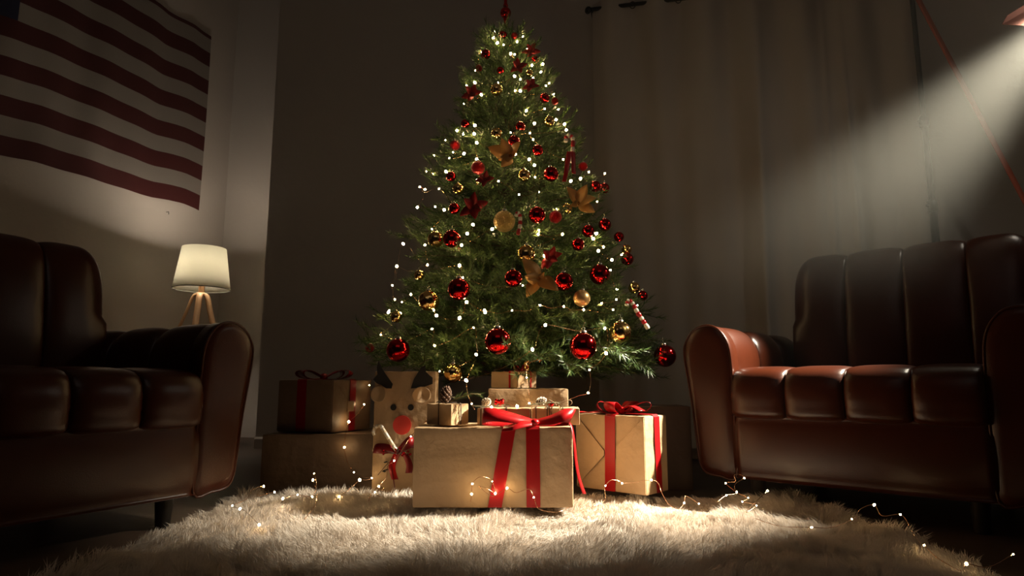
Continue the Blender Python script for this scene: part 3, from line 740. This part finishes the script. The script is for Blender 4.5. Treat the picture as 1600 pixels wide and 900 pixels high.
# -- small boxes on the big one
ztop1 = gz+gh+.0015
def corner_gift(corner, leftp, rightlen, h_, label, z_, m=KRAFT, seed=0):
    """box with a vertical edge towards the camera; local x runs from left end to the corner"""
    c = Vector((corner[0], corner[1], 0)); l = Vector((leftp[0], leftp[1], 0)); d = c-l; a_ = math.atan2(d.y, d.x)
    t_ = thing('gift_box', label, 'gift box', (l.x, l.y, z_), a_, 'wrapped presents'); W__ = d.length
    paper_box(W__, rightlen, h_, m, 'box', t_, seed); return t_, W__
g5, w5 = corner_gift((-.193, 2.085), (-.280, 2.150), .085, .068, 'small kraft box with a pinecone, on the big box beside the reindeer bag', ztop1, seed=11)
band(g5, [(w5+.001, .045, .001), (w5+.0012, .045, .066), (w5-.002, .045, .0695), (0, .045, .0695)], (0, .0018, 0), DTWINE, 'twine', .0008)
band(g5, [(w5*.5, -.001, .001), (w5*.5, -.0012, .066), (w5*.5, .002, .0695), (w5*.5, .085, .0695)], (.0018, 0, 0), DTWINE, 'twine', .0008)
g6, w6 = corner_gift((.058, 2.105), (-.112, 2.115), .13, .054, 'flat kraft box with berries and a frosted pinecone, behind the big red bow', ztop1, seed=12)
for q in (.012, .022, w6*.55): band(g6, [(q, -.001, .001), (q, -.0012, .052), (q, .002, .0555), (q, .13, .0555)], (.002, 0, 0), DTWINE, 'twine', .0008)
band(g6, [(0, .05, .0555), (w6, .05, .0555)], (0, .0018, 0), DTWINE, 'twine', .0008)
g6b, w6b = corner_gift((.218, 2.115), (.064, 2.125), .13, .054, 'flat kraft box with a green leaf, red berry and twine bow on top', ztop1, seed=13)
for q in (.014, .05, .058, .064, .1): band(g6b, [(q, -.001, .001), (q, -.0012, .052), (q, .002, .0555), (q, .13, .0555)], (.0016, 0, 0), DTWINE, 'twine', .0008)

# -- upright box behind and the small one on top
x7 = at(763, 610, 2.44).x; w7 = at(888, 610, 2.44).x-x7; h7 = at(825, 607, 2.44).z
g7 = thing('gift_box', 'upright plain kraft box behind the flat boxes, carrying the smallest ribboned one', 'gift box', (x7, 2.44, 0), 0, 'wrapped presents')
paper_box(w7, .22, h7, KRAFT, 'box', g7, 21)
g8, w8 = corner_gift((.020, 2.475), (-.082, 2.555), .125, .064, 'small kraft box with thin red ribbon and gold charm, topmost of all presents', h7+.0012, seed=14)
band(g8, [(w8*.72, -.001, .001), (w8*.72, -.0012, .062), (w8*.72, .002, .0655), (w8*.72, .12, .0655)], (.004, 0, 0), SATIN)
band(g8, [(w8+.001, .085, .001), (w8+.0012, .085, .062), (w8-.002, .085, .0655), (0, .085, .0655)], (0, .004, 0), SATIN)
flap(g8, [(w8, .002, .004), (w8, .002, .060), (w8, .060, .030)], .0010, KRAFT, (1, 0, 0))
bow(g8, (w8*.72, .075, .067), -.4, .05, .030, .010, SATIN, loops=((0, .8), (180, 1), (130, .7)))
cpos = at(822, 580, 2.50)
t = thing('gold_charm', 'tiny gold berry charm on the topmost small present', 'ornament', (cpos.x, cpos.y, h7+.067))
for k in range(7): MB().sphere((.007*math.cos(k*2.1), .005*math.sin(k*2.1), .006+.005*k), .0055, seg=10, rings=7).obj('bead', GOLDM, t)
MB().tube([(0, 0, .02), (.02, 0, .034), (.045, 0, .042), (.06, 0, .04)], .0009, seg=5).obj('stem', WIRE, t)
for q in ((.045, 0, .044), (.052, 0, .036), (.06, 0, .042)): MB().sphere(q, .004, seg=8, rings=6).obj('bead', GOLDM, t)

# -- right box
g9, w9 = corner_gift((.448, 2.22), (.235, 2.41), .150, .262, 'tall kraft box with wide red ribbon and bow, standing beside the largest box', .047, seed=31)
h9 = .262
q = w9*.52
band(g9, [(q-.006, -.001, .001), (q, -.002, h9-.006), (q, .005, h9+.002), (q, .15, h9+.002)], (.021, 0, 0), SATIN)
band(g9, [(w9+.0015, .085, .001), (w9+.002, .078, h9-.006), (w9-.005, .075, h9+.002), (0, .075, h9+.002)], (0, .018, 0), SATIN)
flap(g9, [(w9-.002, 0, h9-.006), (w9-.002, 0, .006), (q+.023, 0, h9*.42), (q+.023, 0, h9*.58)], .0011, KRAFT)
flap(g9, [(.002, 0, .006), (.002, 0, h9-.006), (q-.027, 0, h9*.52), (q-.027, 0, h9*.46)], .0011, KRAFT)
bow(g9, (q, .075, h9+.004), .5, .088, .05, .024, SATIN, loops=((0, 1.2), (180, 1), (60, .9), (235, .8)), tails=([(q, .075, h9+.006), (q-.06, .06, h9+.012), (q-.12, .03, h9+.004), (q-.15, .02, h9+.006)], [(q, .075, h9+.01), (q+.05, .06, h9+.03), (q+.1, .05, h9+.014)]))
g = thing('gift_box', 'dark unlit box against the sofa arm, behind the tall ribboned box', 'gift box', (.47, 2.62, 0), 0, 'wrapped presents')
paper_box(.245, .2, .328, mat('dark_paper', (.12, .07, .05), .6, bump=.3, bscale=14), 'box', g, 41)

# -- pinecones, berries, sprigs on the boxes
def pinecone(loc, s_, m, label, rot=(0, 0, 0)):
    t_ = thing('pinecone', label, 'pinecone', loc, 0, 'pinecones on the presents', rot=rot)
    mb_ = MB(); mb_.lathe([(.001, -.5*s_), (.22*s_, -.35*s_), (.26*s_, 0), (.15*s_, .35*s_), (.002, .5*s_)], seg=10); mb_.obj('core', DTWINE, t_)
    mb_ = MB(); mb_.add([(0, -.10*s_, 0), (.20*s_, -.13*s_, .03*s_), (.30*s_, 0, .08*s_), (.20*s_, .13*s_, .03*s_), (0, .10*s_, 0), (.14*s_, 0, .07*s_), (.17*s_, 0, -.02*s_)], [(0, 1, 5), (1, 2, 5), (2, 3, 5), (3, 4, 5), (4, 0, 5), (1, 0, 6), (2, 1, 6), (3, 2, 6), (4, 3, 6), (0, 4, 6)])
    sm = part_mesh(mb_, m)
    for k in range(46):
        f = k/46; o = link('scale', sm, t_); rr_ = .18*s_*math.sin(PI*(.15+.8*f)); a_ = k*2.4
        o.location = (rr_*math.cos(a_), rr_*math.sin(a_), (f-.5)*.92*s_); o.rotation_euler = Euler((0, -.2-.9*f, a_), 'XYZ'); o.scale = (.55+.6*math.sin(PI*(.2+.7*f)),)*3
    return t_
p5 = at(695, 623, 2.10); pinecone((p5.x, 2.11, ztop1+.0685+.024), .052, CONE, 'dark brown pinecone on the small box beside the reindeer bag', (.2, .3, 0))
p6 = at(759, 634, 2.13); pinecone((p6.x, 2.15, ztop1+.0545+.016), .036, CONEW, 'pale frosted pinecone between the berries and the small box', (1.2, .5, .4))
p7 = at(845, 629, 2.15); pinecone((p7.x, 2.17, ztop1+.0545+.018), .036, CONEW, 'grey frosted pinecone above the green leaf on the flat box', (1.2, .2, .9))
def berries(loc, n, spread, r_, label):
    t_ = thing('berry_cluster', label, 'berries', loc)
    mb_ = MB(); mb_.sphere((0, 0, 0), r_, seg=12, rings=8); bm_ = part_mesh(mb_, REDM)
    for k in range(n):
        o = link('berry', bm_, t_); o.location = Vector((random.uniform(-1, 1)*spread, random.uniform(-1, 1)*spread*.6, r_+random.uniform(0, 1.3)*spread))
    return t_
p = at(780, 632, 2.13); berries((p.x, 2.14, ztop1+.0545), 14, .014, .0055, 'cluster of dark red berries on the flat box behind the bow')
p = at(862, 632, 2.13); berries((p.x, 2.14, ztop1+.0545), 2, .003, .0085, 'shiny red berry beside the twine bow on the flat box')
def sprig(loc, L, rz, label, dens=700, nl=.022, m=NEEDLE2, lift=.25, curve=0.0):
    t_ = thing('fir_sprig', label, 'fir sprig', loc, rz)
    r_ = random.Random(int(L*1000)); mb_ = MB(); pts = [Vector((L*k/6, curve*math.sin(k/6*PI), lift*L*math.sin(k/6*2))) for k in range(7)]
    mb_.tube(pts, .0011, seg=4); mb_.obj('stem', TWINE, t_)
    mb_ = MB()
    for i in range(6):
        p_, q_ = pts[i], pts[i+1]; d_ = (q_-p_).normalized()
        for k in range(int(dens*L/6)):
            c_ = p_.lerp(q_, r_.random()); a_ = r_.uniform(0, 2*PI); u_ = d_.cross(Vector((0, 0, 1))).normalized(); v_ = u_.cross(d_)
            o_ = u_*math.cos(a_)+v_*math.sin(a_)*.7; dn = (o_+d_*1.1).normalized(); s2 = dn.cross(v_).normalized()*.0009
            mb_.add([c_-s2, c_+s2, c_+dn*nl*r_.uniform(.7, 1.1)], [(0, 1, 2)])
    tag(mb_.obj('needles', m, t_), kind='stuff'); return t_
GREYG = mat('sage_leaf', (.20, .26, .16), .6)
sprig((-.20, 2.12, ztop1+.074), .10, -.15, 'bright green fir sprig lying on the small pine-coned box', 1500, .030, NEEDLE2)
sprig((-.245, 2.13, ztop1+.072), .07, -.5, 'mossy curled sprig under the dark brown pinecone', 900, .010, GREYG)
sprig((-.13, 2.11, ztop1+.060), .10, -.05, 'mossy sprig with twine ends hanging over the flat box edge', 1600, .012, GREYG, lift=.0)
sprig((.040, 2.11, ztop1+.060), .11, .02, 'thick pale green leafy sprig on the right flat box', 3200, .014, GREYG, lift=.1)
p = at(870, 634, 2.11)
t = thing('twine_bow', 'looped brown twine bow at the corner of the flat box', 'twine bow', (p.x, 2.12, ztop1+.058))
for s_, L_ in ((1, .05), (-1, .03)):
    MB().tube([(s_*L_*(1-math.cos(2*PI*k/16))/2, 0, .004+.013*math.sin(2*PI*k/16)*(.3+.7*(1-math.cos(2*PI*k/16))/2)+.010*(1-math.cos(2*PI*k/16))/2) for k in range(16)], .0012, closed=True, seg=5).obj('loop', TWINE, t)
for s_ in (-.6, .3): MB().tube([(0, 0, .004), (s_*.02, -.012, .004), (s_*.035, -.016, -.02)], .0012, seg=5).obj('loose_end', TWINE, t)

# ---------------------------------------------------------------- fairy lights on presents and rug
def mk(L): return [(at(px, py, Y), bool(b)) for px, py, Y, b in L]
string_of(scale=.85, name='gift_light_string', label='fairy lights trailing down the left-hand stack of boxes to the rug', pts=mk([
 (581, 592, 2.74, 0), (577, 602, 2.742, 1), (574, 618, 2.72, 0), (569, 632, 2.708, 1), (558, 648, 2.66, 0), (545, 659, 2.612, 1), (540, 680, 2.49, 0), (538, 699, 2.49, 1), (543, 722, 2.47, 0), (553, 738, 2.42, 1), (566, 745, 2.38, 0), (581, 747, 2.36, 1), (572, 750, 2.34, 0), (562, 750, 2.33, 1), (549, 762, 2.3, 0), (530, 776, 2.18, 1)]), sagk=0)
string_of(scale=.85, name='gift_light_string', label='fairy lights looped over the reindeer bag and its red bow', pts=mk([
 (675, 650, 2.36, 0), (655, 668, 2.36, 0), (642, 682, 2.37, 1), (630, 700, 2.34, 0), (616, 720, 2.345, 1), (606, 728, 2.35, 0), (604, 745, 2.34, 0), (592, 760, 2.30, 0), (590, 770, 2.24, 0)]), sagk=0)
string_of(scale=.85, name='gift_light_string', label='fairy lights hanging from the tree across the topmost small present', pts=mk([
 (823, 560, 2.50, 0), (823, 590, 2.465, 1), (826, 612, 2.43, 0), (827, 630, 2.40, 1), (812, 637, 2.12, 0), (808, 635, 2.11, 1), (790, 630, 2.12, 0), (768, 636, 2.11, 1), (762, 622, 2.12, 0), (770, 615, 2.2, 0)]), sagk=0)
string_of(scale=.85, name='gift_light_string', label='short wire of fairy lights reaching from the small pine-coned box up to the tree', pts=mk([
 (744, 560, 2.45, 0), (735, 580, 2.35, 0), (729, 595, 2.28, 1), (731, 615, 2.2, 0), (737, 631, 2.12, 1), (742, 640, 2.10, 0)]), sagk=0)
string_of(scale=.85, name='gift_light_string', label='fairy lights hanging between the tree and the upright kraft box', pts=mk([
 (921, 578, 2.46, 1), (923, 596, 2.46, 0), (919, 614, 2.45, 1), (905, 618, 2.44, 0), (890, 624, 2.43, 0)]), sagk=0)
string_of('rug_light_string', 'fairy lights curling over the rug before the left stack of boxes', mk([
 (405, 820, 1.75, 1), (385, 800, 1.85, 0), (375, 795, 1.88, 1), (363, 790, 1.92, 1), (385, 780, 1.98, 0), (395, 765, 2.05, 0), (412, 760, 2.10, 1), (402, 775, 2.0, 0), (429, 769, 2.02, 1), (442, 779, 1.98, 1), (455, 775, 2.0, 0), (465, 773, 2.0, 1), (488, 776, 2.0, 1), (493, 765, 2.05, 0), (494, 752, 2.06, 0), (491, 740, 2.08, 1), (489, 750, 2.07, 1), (495, 770, 2.02, 0), (492, 790, 1.92, 0), (475, 812, 1.85, 0)]), 0)
string_of('rug_light_string', 'tiny loop of fairy lights on the rug at the foot of the reindeer bag', mk([
 (576, 783, 2.05, 0), (580, 772, 2.10, 0), (592, 760, 2.12, 1), (600, 764, 2.1, 0), (586, 769, 2.08, 1), (594, 776, 2.06, 0)]), 0)
string_of('rug_light_string', 'fairy lights arching in front of the largest box and its slanted ribbon', mk([
 (735, 785, 2.00, 0), (737, 772, 2.0, 1), (738, 756, 1.99, 1), (748, 746, 1.98, 0), (760, 746, 1.99, 0), (769, 752, 2.0, 1), (773, 765, 2.01, 0), (774, 771, 2.01, 1), (762, 764, 2.0, 0), (749, 760, 2.0, 0), (770, 775, 1.99, 0), (792, 763, 2.01, 1), (806, 770, 2.0, 0), (826, 764, 2.0, 0), (834, 777, 1.98, 1), (842, 795, 1.9, 0), (870, 800, 1.85, 0), (890, 792, 1.9, 0)]), 0)
string_of('rug_light_string', 'fairy light wire arching before the tall ribboned box', mk([
 (925, 792, 1.95, 0), (945, 782, 2.0, 0), (945, 768, 2.06, 0), (946, 759, 2.07, 1), (955, 750, 2.08, 0), (968, 752, 2.09, 0), (972, 755, 2.09, 1), (990, 754, 2.1, 0), (1018, 750, 2.1, 1), (1029, 756, 2.1, 0), (1034, 770, 2.08, 0), (1045, 788, 1.98, 0), (1060, 795, 1.94, 0), (1069, 786, 1.97, 1), (1072, 775, 2.0, 0), (1092, 787, 1.96, 1)]), 0)
string_of('rug_light_string', 'tangle of fairy lights on the rug below the lit sofa arm', mk([
 (1120, 785, 2.0, 0), (1135, 774, 2.03, 1), (1150, 770, 2.05, 0), (1134, 755, 2.12, 1), (1149, 752, 2.12, 0), (1147, 743, 2.12, 0), (1155, 741, 2.12, 0), (1163, 747, 2.12, 1), (1149, 756, 2.1, 0), (1151, 769, 2.08, 1), (1169, 778, 2.02, 1), (1160, 784, 1.99, 1), (1172, 786, 1.98, 0), (1182, 790, 1.95, 1), (1165, 800, 1.92, 0), (1199, 767, 2.10, 1)]), 0)
string_of('rug_light_string', 'sparse fairy lights running over the dim right corner of the rug', mk([
 (1180, 810, 1.85, 0), (1218, 822, 1.8, 0), (1268, 824, 1.76, 1), (1300, 824, 1.76, 0), (1331, 811, 1.80, 1), (1345, 795, 1.84, 0), (1366, 789, 1.84, 1), (1378, 806, 1.8, 0), (1407, 804, 1.78, 1), (1421, 822, 1.74, 0), (1430, 840, 1.6, 0), (1444, 852, 1.5, 1), (1465, 872, 1.45, 0), (1502, 892, 1.38, 0), (1510, 881, 1.40, 1), (1545, 886, 1.42, 0), (1583, 866, 1.48, 1)]), 0)

# ---------------------------------------------------------------- table lamp on its side table
LYD = 4.40; lp = at(315, 452, LYD); LX, LY = lp.x, LYD
tz = .60; KL = LYD/3.45
st = thing('side_table', 'small round side table in the wall recess, under the lamp', 'side table', (LX, LY, 0))
mb = MB(); mb.lathe([(.20, tz-.025), (.21, tz-.02), (.21, tz-.004), (.205, tz)], seg=32); mb.obj('table_top', OAK, st)
for k in range(3):
    a_ = k*2*PI/3; MB().tube([(math.cos(a_)*.12, math.sin(a_)*.12, tz-.02), (math.cos(a_)*.17, math.sin(a_)*.17, 0)], .012, seg=8).obj('leg', OAK, st)
tl_ = thing('table_lamp', 'lit tripod table lamp with a pale tapered shade behind the dark sofa', 'lamp', (LX, LY, tz))
zb = lp.z-tz; zt = at(319, 388, LYD).z-tz; rb = 42/FPX*LYD; rt = 32.5/FPX*LYD
mb = MB()
mb.loft([[Vector((r_*math.cos(2*PI*k/48), r_*math.sin(2*PI*k/48), z_)) for k in range(48)] for r_, z_ in ((rb, zb), ((rb+rt)/2, (zb+zt)/2), (rt, zt), (rt-.001, zt), ((rb+rt)/2-.001, (zb+zt)/2), (rb-.001, zb))], closed=True)
mb.obj('lamp_shade', SHADE, tl_)
mb = MB(); mb.tube([(rb*math.cos(2*PI*k/48), rb*math.sin(2*PI*k/48), zb) for k in range(48)], .003, closed=True, seg=5); mb.obj('shade_trim', TRIMB, tl_)
mb = MB(); mb.sphere((0, 0, zb+.17*KL), .042, seg=16, rings=12); mb.obj('light_bulb', LBULB, tl_)
lamp('table_lamp_light', 'POINT', (LX, LY, tz+zb+.17*KL), 74, (1.0, 0.85, 0.66), shadow_soft_size=.046)
mb = MB(); mb.lathe([(.018, zb-.04), (.020, zb-.025), (.020, zb+.08), (.016, zb+.15)], seg=16); mb.obj('lamp_holder', OAK, tl_)
hz = zb-.036
for a_ in (math.radians(200), math.radians(285), math.radians(-15)):
    dx_, dy_ = math.cos(a_), math.sin(a_)
    P = catmull([Vector((0, 0, hz+.004)), Vector((dx_*.028, dy_*.028, hz)), Vector((dx_*.054, dy_*.054, hz-.028)), Vector((dx_*.092, dy_*.092, hz-.15)), Vector((dx_*.19, dy_*.19, 0.002))], 5)
    sidev = Vector((-dy_, dx_, 0))*.019
    MB().strip(P, sidev, .008).obj('leg', OAK, tl_)

# ---------------------------------------------------------------- flag
def wl(px, py): return hit_plane(px, py, LW0-LWN*0.02, LWN)
bot = [(-30, 238), (0, 243), (50, 252), (110, 269), (180, 290), (240, 309), (285, 318), (310, 329)]
S = []
for px, py in bot:
    p = wl(px, py); S.append(((p-LW0).dot(LWD), p.z))
S.sort(reverse=True)                      # from the right (far) edge to the left
def zb_(s_):
    if s_ <= S[-1][0]: return S[-1][1]+ (s_-S[-1][0])*(-.08)
    for (a_, za), (b_, zb2) in zip(S, S[1:]):
        if s_ >= b_: return za+(zb2-za)*(s_-a_)/(b_-a_) if a_ != b_ else za
    return S[-1][1]
sR = S[0][0]; stripe_h = .0925*1.29; FL = 2.75
flag = thing('flag', 'red and white striped flag pinned to the wall above the dark sofa', 'flag', LW0)
def fpt(u, v):
    """u: 0 right edge .. FL left, v: stripes counted from the bottom"""
    s_ = sR-u; ripple = .012+.008*math.sin(u*9+.6*v/3)+.006*math.sin(u*21+1+v*.2)
    inset = .02*v/12*0
    z_ = zb_(s_)+v*stripe_h+.003*math.sin(u*6+v*.3)
    lean_ = .0035*v*0
    return LWD*(s_+.004*v*0)+Vector((0, 0, z_))-LWN*(.008+ripple)
nU = 60; vis = 13; CU = 1.22; 
uR = [u*FL/nU for u in range(nU+1)]
def strip_mesh(v0, v1, u0, u1, m, name, off=0):
    mb_ = MB(); us = [u0+(u1-u0)*i/nU for i in range(nU+1)]; rings = []
    for u in us:
        rg_ = []
        for v in (v0, (v0+v1)/2, v1): rg_.append(fpt(u, v)-LWN*off)
        rg_ += [p+LWN*.0006 for p in reversed(rg_)]
        rings.append(rg_)
    mb_.loft(rings); o = mb_.obj(name, m, flag, auto=35); return o
ucan = sR-((wl(26, 30)-LW0).dot(LWD))
for k in range(13):
    v0, v1 = k, k+1
    if k == 12: v1 = 12.25
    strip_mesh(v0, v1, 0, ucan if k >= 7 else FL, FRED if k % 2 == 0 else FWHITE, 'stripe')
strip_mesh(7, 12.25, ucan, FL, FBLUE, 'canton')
mb = MB()
for i in range(9):
    for j in range(5 if i % 2 else 6):
        u = ucan+.16+(j+(.5 if i % 2 else 0))*(FL-ucan-.1)/6+.02; v = 7.4+i*.56; c_ = fpt(u, v)-LWN*.001
        vs = [c_]+[c_+(-LWD*math.cos(PI/2+k*PI/5)+Vector((0, 0, math.sin(PI/2+k*PI/5))))*(.026 if k % 2 == 0 else .010) for k in range(10)]
        mb.add(vs, [(0, 1+k, 1+(k+1) % 10) for k in range(10)])
tag(mb.obj('stars', STARM, flag, smooth=False), kind='stuff')
p = wl(263, 331); t = tag(MB().tube([p+LWN*.02, p-LWN*.004, p-LWN*.006+Vector((0, 0, -.02))], .0022, seg=6).obj('wall_hook', BLACKM), 'tiny dark hook in the wall below the flag', 'hook')

# ---------------------------------------------------------------- curtain, rod
def cw_(px, py, off): return hit_plane(px, py, BW0-BWN*off, BWN)
rA = cw_(922, 18, .16); rB = cw_(1046, -3, .16)
rodz = (rA.z+rB.z)/2
sA = (rA-BW0).dot(BWD); sB = (cw_(1458, 300, .16)-BW0).dot(BWD)
cur = thing('curtain', 'long grey-beige eyelet curtain hanging on the back wall between tree and sofa', 'curtain', BW0)
ridge = (cw_(1190, 300, .16)-BW0).dot(BWD); ridge2 = (cw_(1335, 300, .16)-BW0).dot(BWD); ridge3 = (cw_(1300, 300, .16)-BW0).dot(BWD)
T0 = (cw_(936, 18, .16)-BW0).dot(BWD); per = (cw_(1006, 8, .16)-BW0).dot(BWD)-T0
nS, nZ = 260, 26; rows = []
for j in range(nZ+1):
    z_ = .07+(rodz+.045-.07)*j/nZ; h_ = j/nZ; row = []
    for i in range(nS+1):
        s_ = sA+.01+(sB-sA-.01)*i/nS
        wv = math.sin((s_-T0)/per*2*PI+PI)             # behind the rod where the photograph shows the rod
        amp = .026*(h_**3)+.006
        off = .16+amp*-wv*-1
        low = .010*math.sin(s_*17+1.3*math.sin(h_*2.2))+.007*math.sin(s_*39+h_*1.4)
        r1 = .056*math.exp(-((s_-ridge-.06*(h_-.55))/.034)**2)*(1-.5*h_)
        r2 = .022*math.exp(-((s_-ridge2+.03*(h_-.5))/.018)**2); r3 = .020*math.exp(-((s_-ridge3-.05*(h_-.5))/.020)**2)
        off = .16-wv*amp+(low+r1+r2+r3)*(1-h_**4)
        row.append(BWD*s_-BWN*off+Vector((0, 0, z_)))
    rows.append(row)
mb = MB(); n1 = nS+1
mb.add([p for r_ in rows for p in r_], [(j*n1+i, j*n1+i+1, (j+1)*n1+i+1, (j+1)*n1+i) for j in range(nZ) for i in range(nS)])
mb.obj('drape', CURT, cur)
rod = thing('curtain_rod', 'black curtain rod high on the wall, threaded through the curtain', 'curtain rod', BW0)
MB().tube([BWD*(sA-.0)-BWN*.16+Vector((0, 0, rodz)), BWD*(sB+.1)-BWN*.16+Vector((0, 0, rodz))], .012, seg=12).obj('rod', BLACKM, rod)
mb = MB(); c_ = BWD*(sA-.01)-BWN*.16+Vector((0, 0, rodz))
mb.sphere(c_, .020, seg=14, rings=10); mb.obj('finial', BLACKM, rod)
MB().tube([c_+BWD*.02, c_+BWD*.02+BWN*.16], .008, seg=8).obj('bracket', BLACKM, rod)
k = 0; s_ = T0-per*.25
while s_ < sB:
    for q in (0, .5):
        cc = BWD*(s_+per*q)-BWN*.16+Vector((0, 0, rodz-.004))
        MB().tube([cc+(BWD*.25+BWN*.97)*0+BWD*(.022*math.cos(t_)*.75)+Vector((0, 0, .022*math.sin(t_))) for t_ in [2*PI*i/20 for i in range(20)]], .003, closed=True, seg=6).obj('ring', BLACKM, rod)
    s_ += per; k += 1

# ---------------------------------------------------------------- light stand, cord, spotlight
sb = at(1463, 385, 3.0); sx = sb.x
stand = thing('light_stand', 'black telescopic light stand between the curtain and the bare wall', 'light stand', (sx, 3.0, 0))
MB().tube([(0, 0, .12), (0, 0, at(1450, 320, 3.0).z)], .017, seg=12).obj('tube', BLACKM, stand)
MB().tube([(0, 0, at(1450, 322, 3.0).z), (0, 0, at(1440, 190, 3.0).z)], .014, seg=12).obj('tube', BLACKM, stand)
MB().tube([(0, 0, at(1440, 192, 3.0).z), (0, 0, 3.2)], .0115, seg=12).obj('tube', BLACKM, stand)
for py in (322, 190):
    z_ = at(1440, py, 3.0).z
    mb = MB(); mb.lathe([(.018, z_-.03), (.022, z_-.025), (.022, z_+.025), (.016, z_+.03)], seg=12); o = mb.obj('clamp', BLACKM, stand)
    MB().tube([(-.014, -.004, z_), (-.034, -.008, z_)], .006, seg=8).obj('knob', BLACKM, o)
for k in range(3):
    a_ = k*2*PI/3+.3; MB().tube([(math.cos(a_)*.012, math.sin(a_)*.012, .42), (math.cos(a_)*.26, math.sin(a_)*.26, .012)], .007, seg=8).obj('leg', BLACKM, stand)
A_ = Vector((sx+.012, 3.0, at(1429, -14, 3.0).z)); B_ = at(1600, 312, 2.98); E_ = A_+(B_-A_)*((A_.z-.05)/(A_.z-B_.z))
o = MB().strip([A_, A_+(B_-A_)*.5, B_, E_, Vector((E_.x+.1, E_.y, .006))], Vector((.0115, 0, .0063)), .002).obj('cord', ORANGE)
tag(o, 'taut orange strap crossing the beam, from the light stand down to the floor', 'strap')
sp = thing('spotlight', 'studio spotlight at the picture edge with a copper red hood flap, casting the beam', 'spotlight', SPOT_POS)
dr = (SPOT_AIM-SPOT_POS).normalized(); q4 = dr.to_track_quat('Z', 'Y').to_matrix()
mb = MB(); mb.lathe([(.03, -.20), (.06, -.19), (.062, -.03), (.055, -.028), (.05, -.035), (.002, -.036)], seg=24, mtx=q4, cap=True); mb.obj('housing', BLACKM, sp)
mb = MB(); mb.lathe([(.046, -.0345), (.046, -.030), (.03, -.027), (.001, -.025)], seg=24, mtx=q4, cap=True); mb.obj('lens', mat('lit_lens', (1, .9, .75), .3, emis=(1.0, .9, .74), estr=100), sp)
fl = [at(px, py, Y)-SPOT_POS for px, py, Y in ((1566, 38, 2.20), (1574, 24, 2.20), (1600, 8, 2.21), (1680, -90, 2.25), (1690, -62, 2.25), (1640, -4, 2.23), (1600, 40, 2.21))]
c0 = sum(fl, Vector())/len(fl); nrm = Vector((.2, .9, .3)).normalized()
mb = MB(); mb.loft([fl, [p+nrm*.004 for p in fl]]); mb.obj('hood_flap', COPPER, sp, smooth=False)
for q_ in (fl[3], fl[4]): MB().tube([-dr*.06, -dr*.05+Vector((0, 0, .075)), q_.lerp(c0, .06)], .004, seg=8).obj('flap_arm', BLACKM, sp)
MB().tube([-dr*.1, Vector((-dr.x*.1+.02, 0, -.2)), Vector((.1, .02, -SPOT_POS.z+.01))], .012, seg=10).obj('pole', BLACKM, sp)
mb = MB(); mb.lathe([(.15, 0), (.15, .012), (.03, .02)], seg=24, c=(.1, .02, -SPOT_POS.z+.001)); mb.obj('foot', BLACKM, sp)

HAZE_D = 0.033
# ---------------------------------------------------------------- haze filling the room
hm = bpy.data.materials.new('haze'); hm.use_nodes = True; nt = hm.node_tree
nt.nodes.remove(nt.nodes['Principled BSDF']); vs_ = nt.nodes.new('ShaderNodeVolumeScatter')
vs_.inputs['Color'].default_value = (1, 1, .93, 1); vs_.inputs['Anisotropy'].default_value = 0.15
# density shaped so the beam shows high right without veiling sofas, rug and tree
gm = nt.nodes.new('ShaderNodeNewGeometry'); sx_ = nt.nodes.new('ShaderNodeSeparateXYZ'); nt.links.new(gm.outputs['Position'], sx_.inputs[0])
def ramp_(out, a, b, lo, hi):
    r_ = nt.nodes.new('ShaderNodeMapRange'); r_.interpolation_type = 'SMOOTHSTEP'
    r_.inputs[1].default_value = a; r_.inputs[2].default_value = b; r_.inputs[3].default_value = lo; r_.inputs[4].default_value = hi
    nt.links.new(out, r_.inputs[0]); return r_.outputs[0]
mu = nt.nodes.new('ShaderNodeMath'); mu.operation = 'MULTIPLY'; mu2 = nt.nodes.new('ShaderNodeMath'); mu2.operation = 'MULTIPLY'
nt.links.new(ramp_(sx_.outputs[2], .65, 1.25, .03, 1), mu.inputs[0]); nt.links.new(ramp_(sx_.outputs[0], .2, 1.3, .12, 1), mu.inputs[1])
nt.links.new(mu.outputs[0], mu2.inputs[0]); mu2.inputs[1].default_value = HAZE_D
nt.links.new(mu2.outputs[0], vs_.inputs['Density'])
nt.links.new(vs_.outputs[0], nt.nodes['Material Output'].inputs['Volume'])
mb = MB(); mb.box((0.2, 1.75, HC/2), (6.4, 5.2, HC-.02)); tag(mb.obj('haze', hm, smooth=False), 'thin haze in the room that shows the light beam', 'haze', kind='stuff')
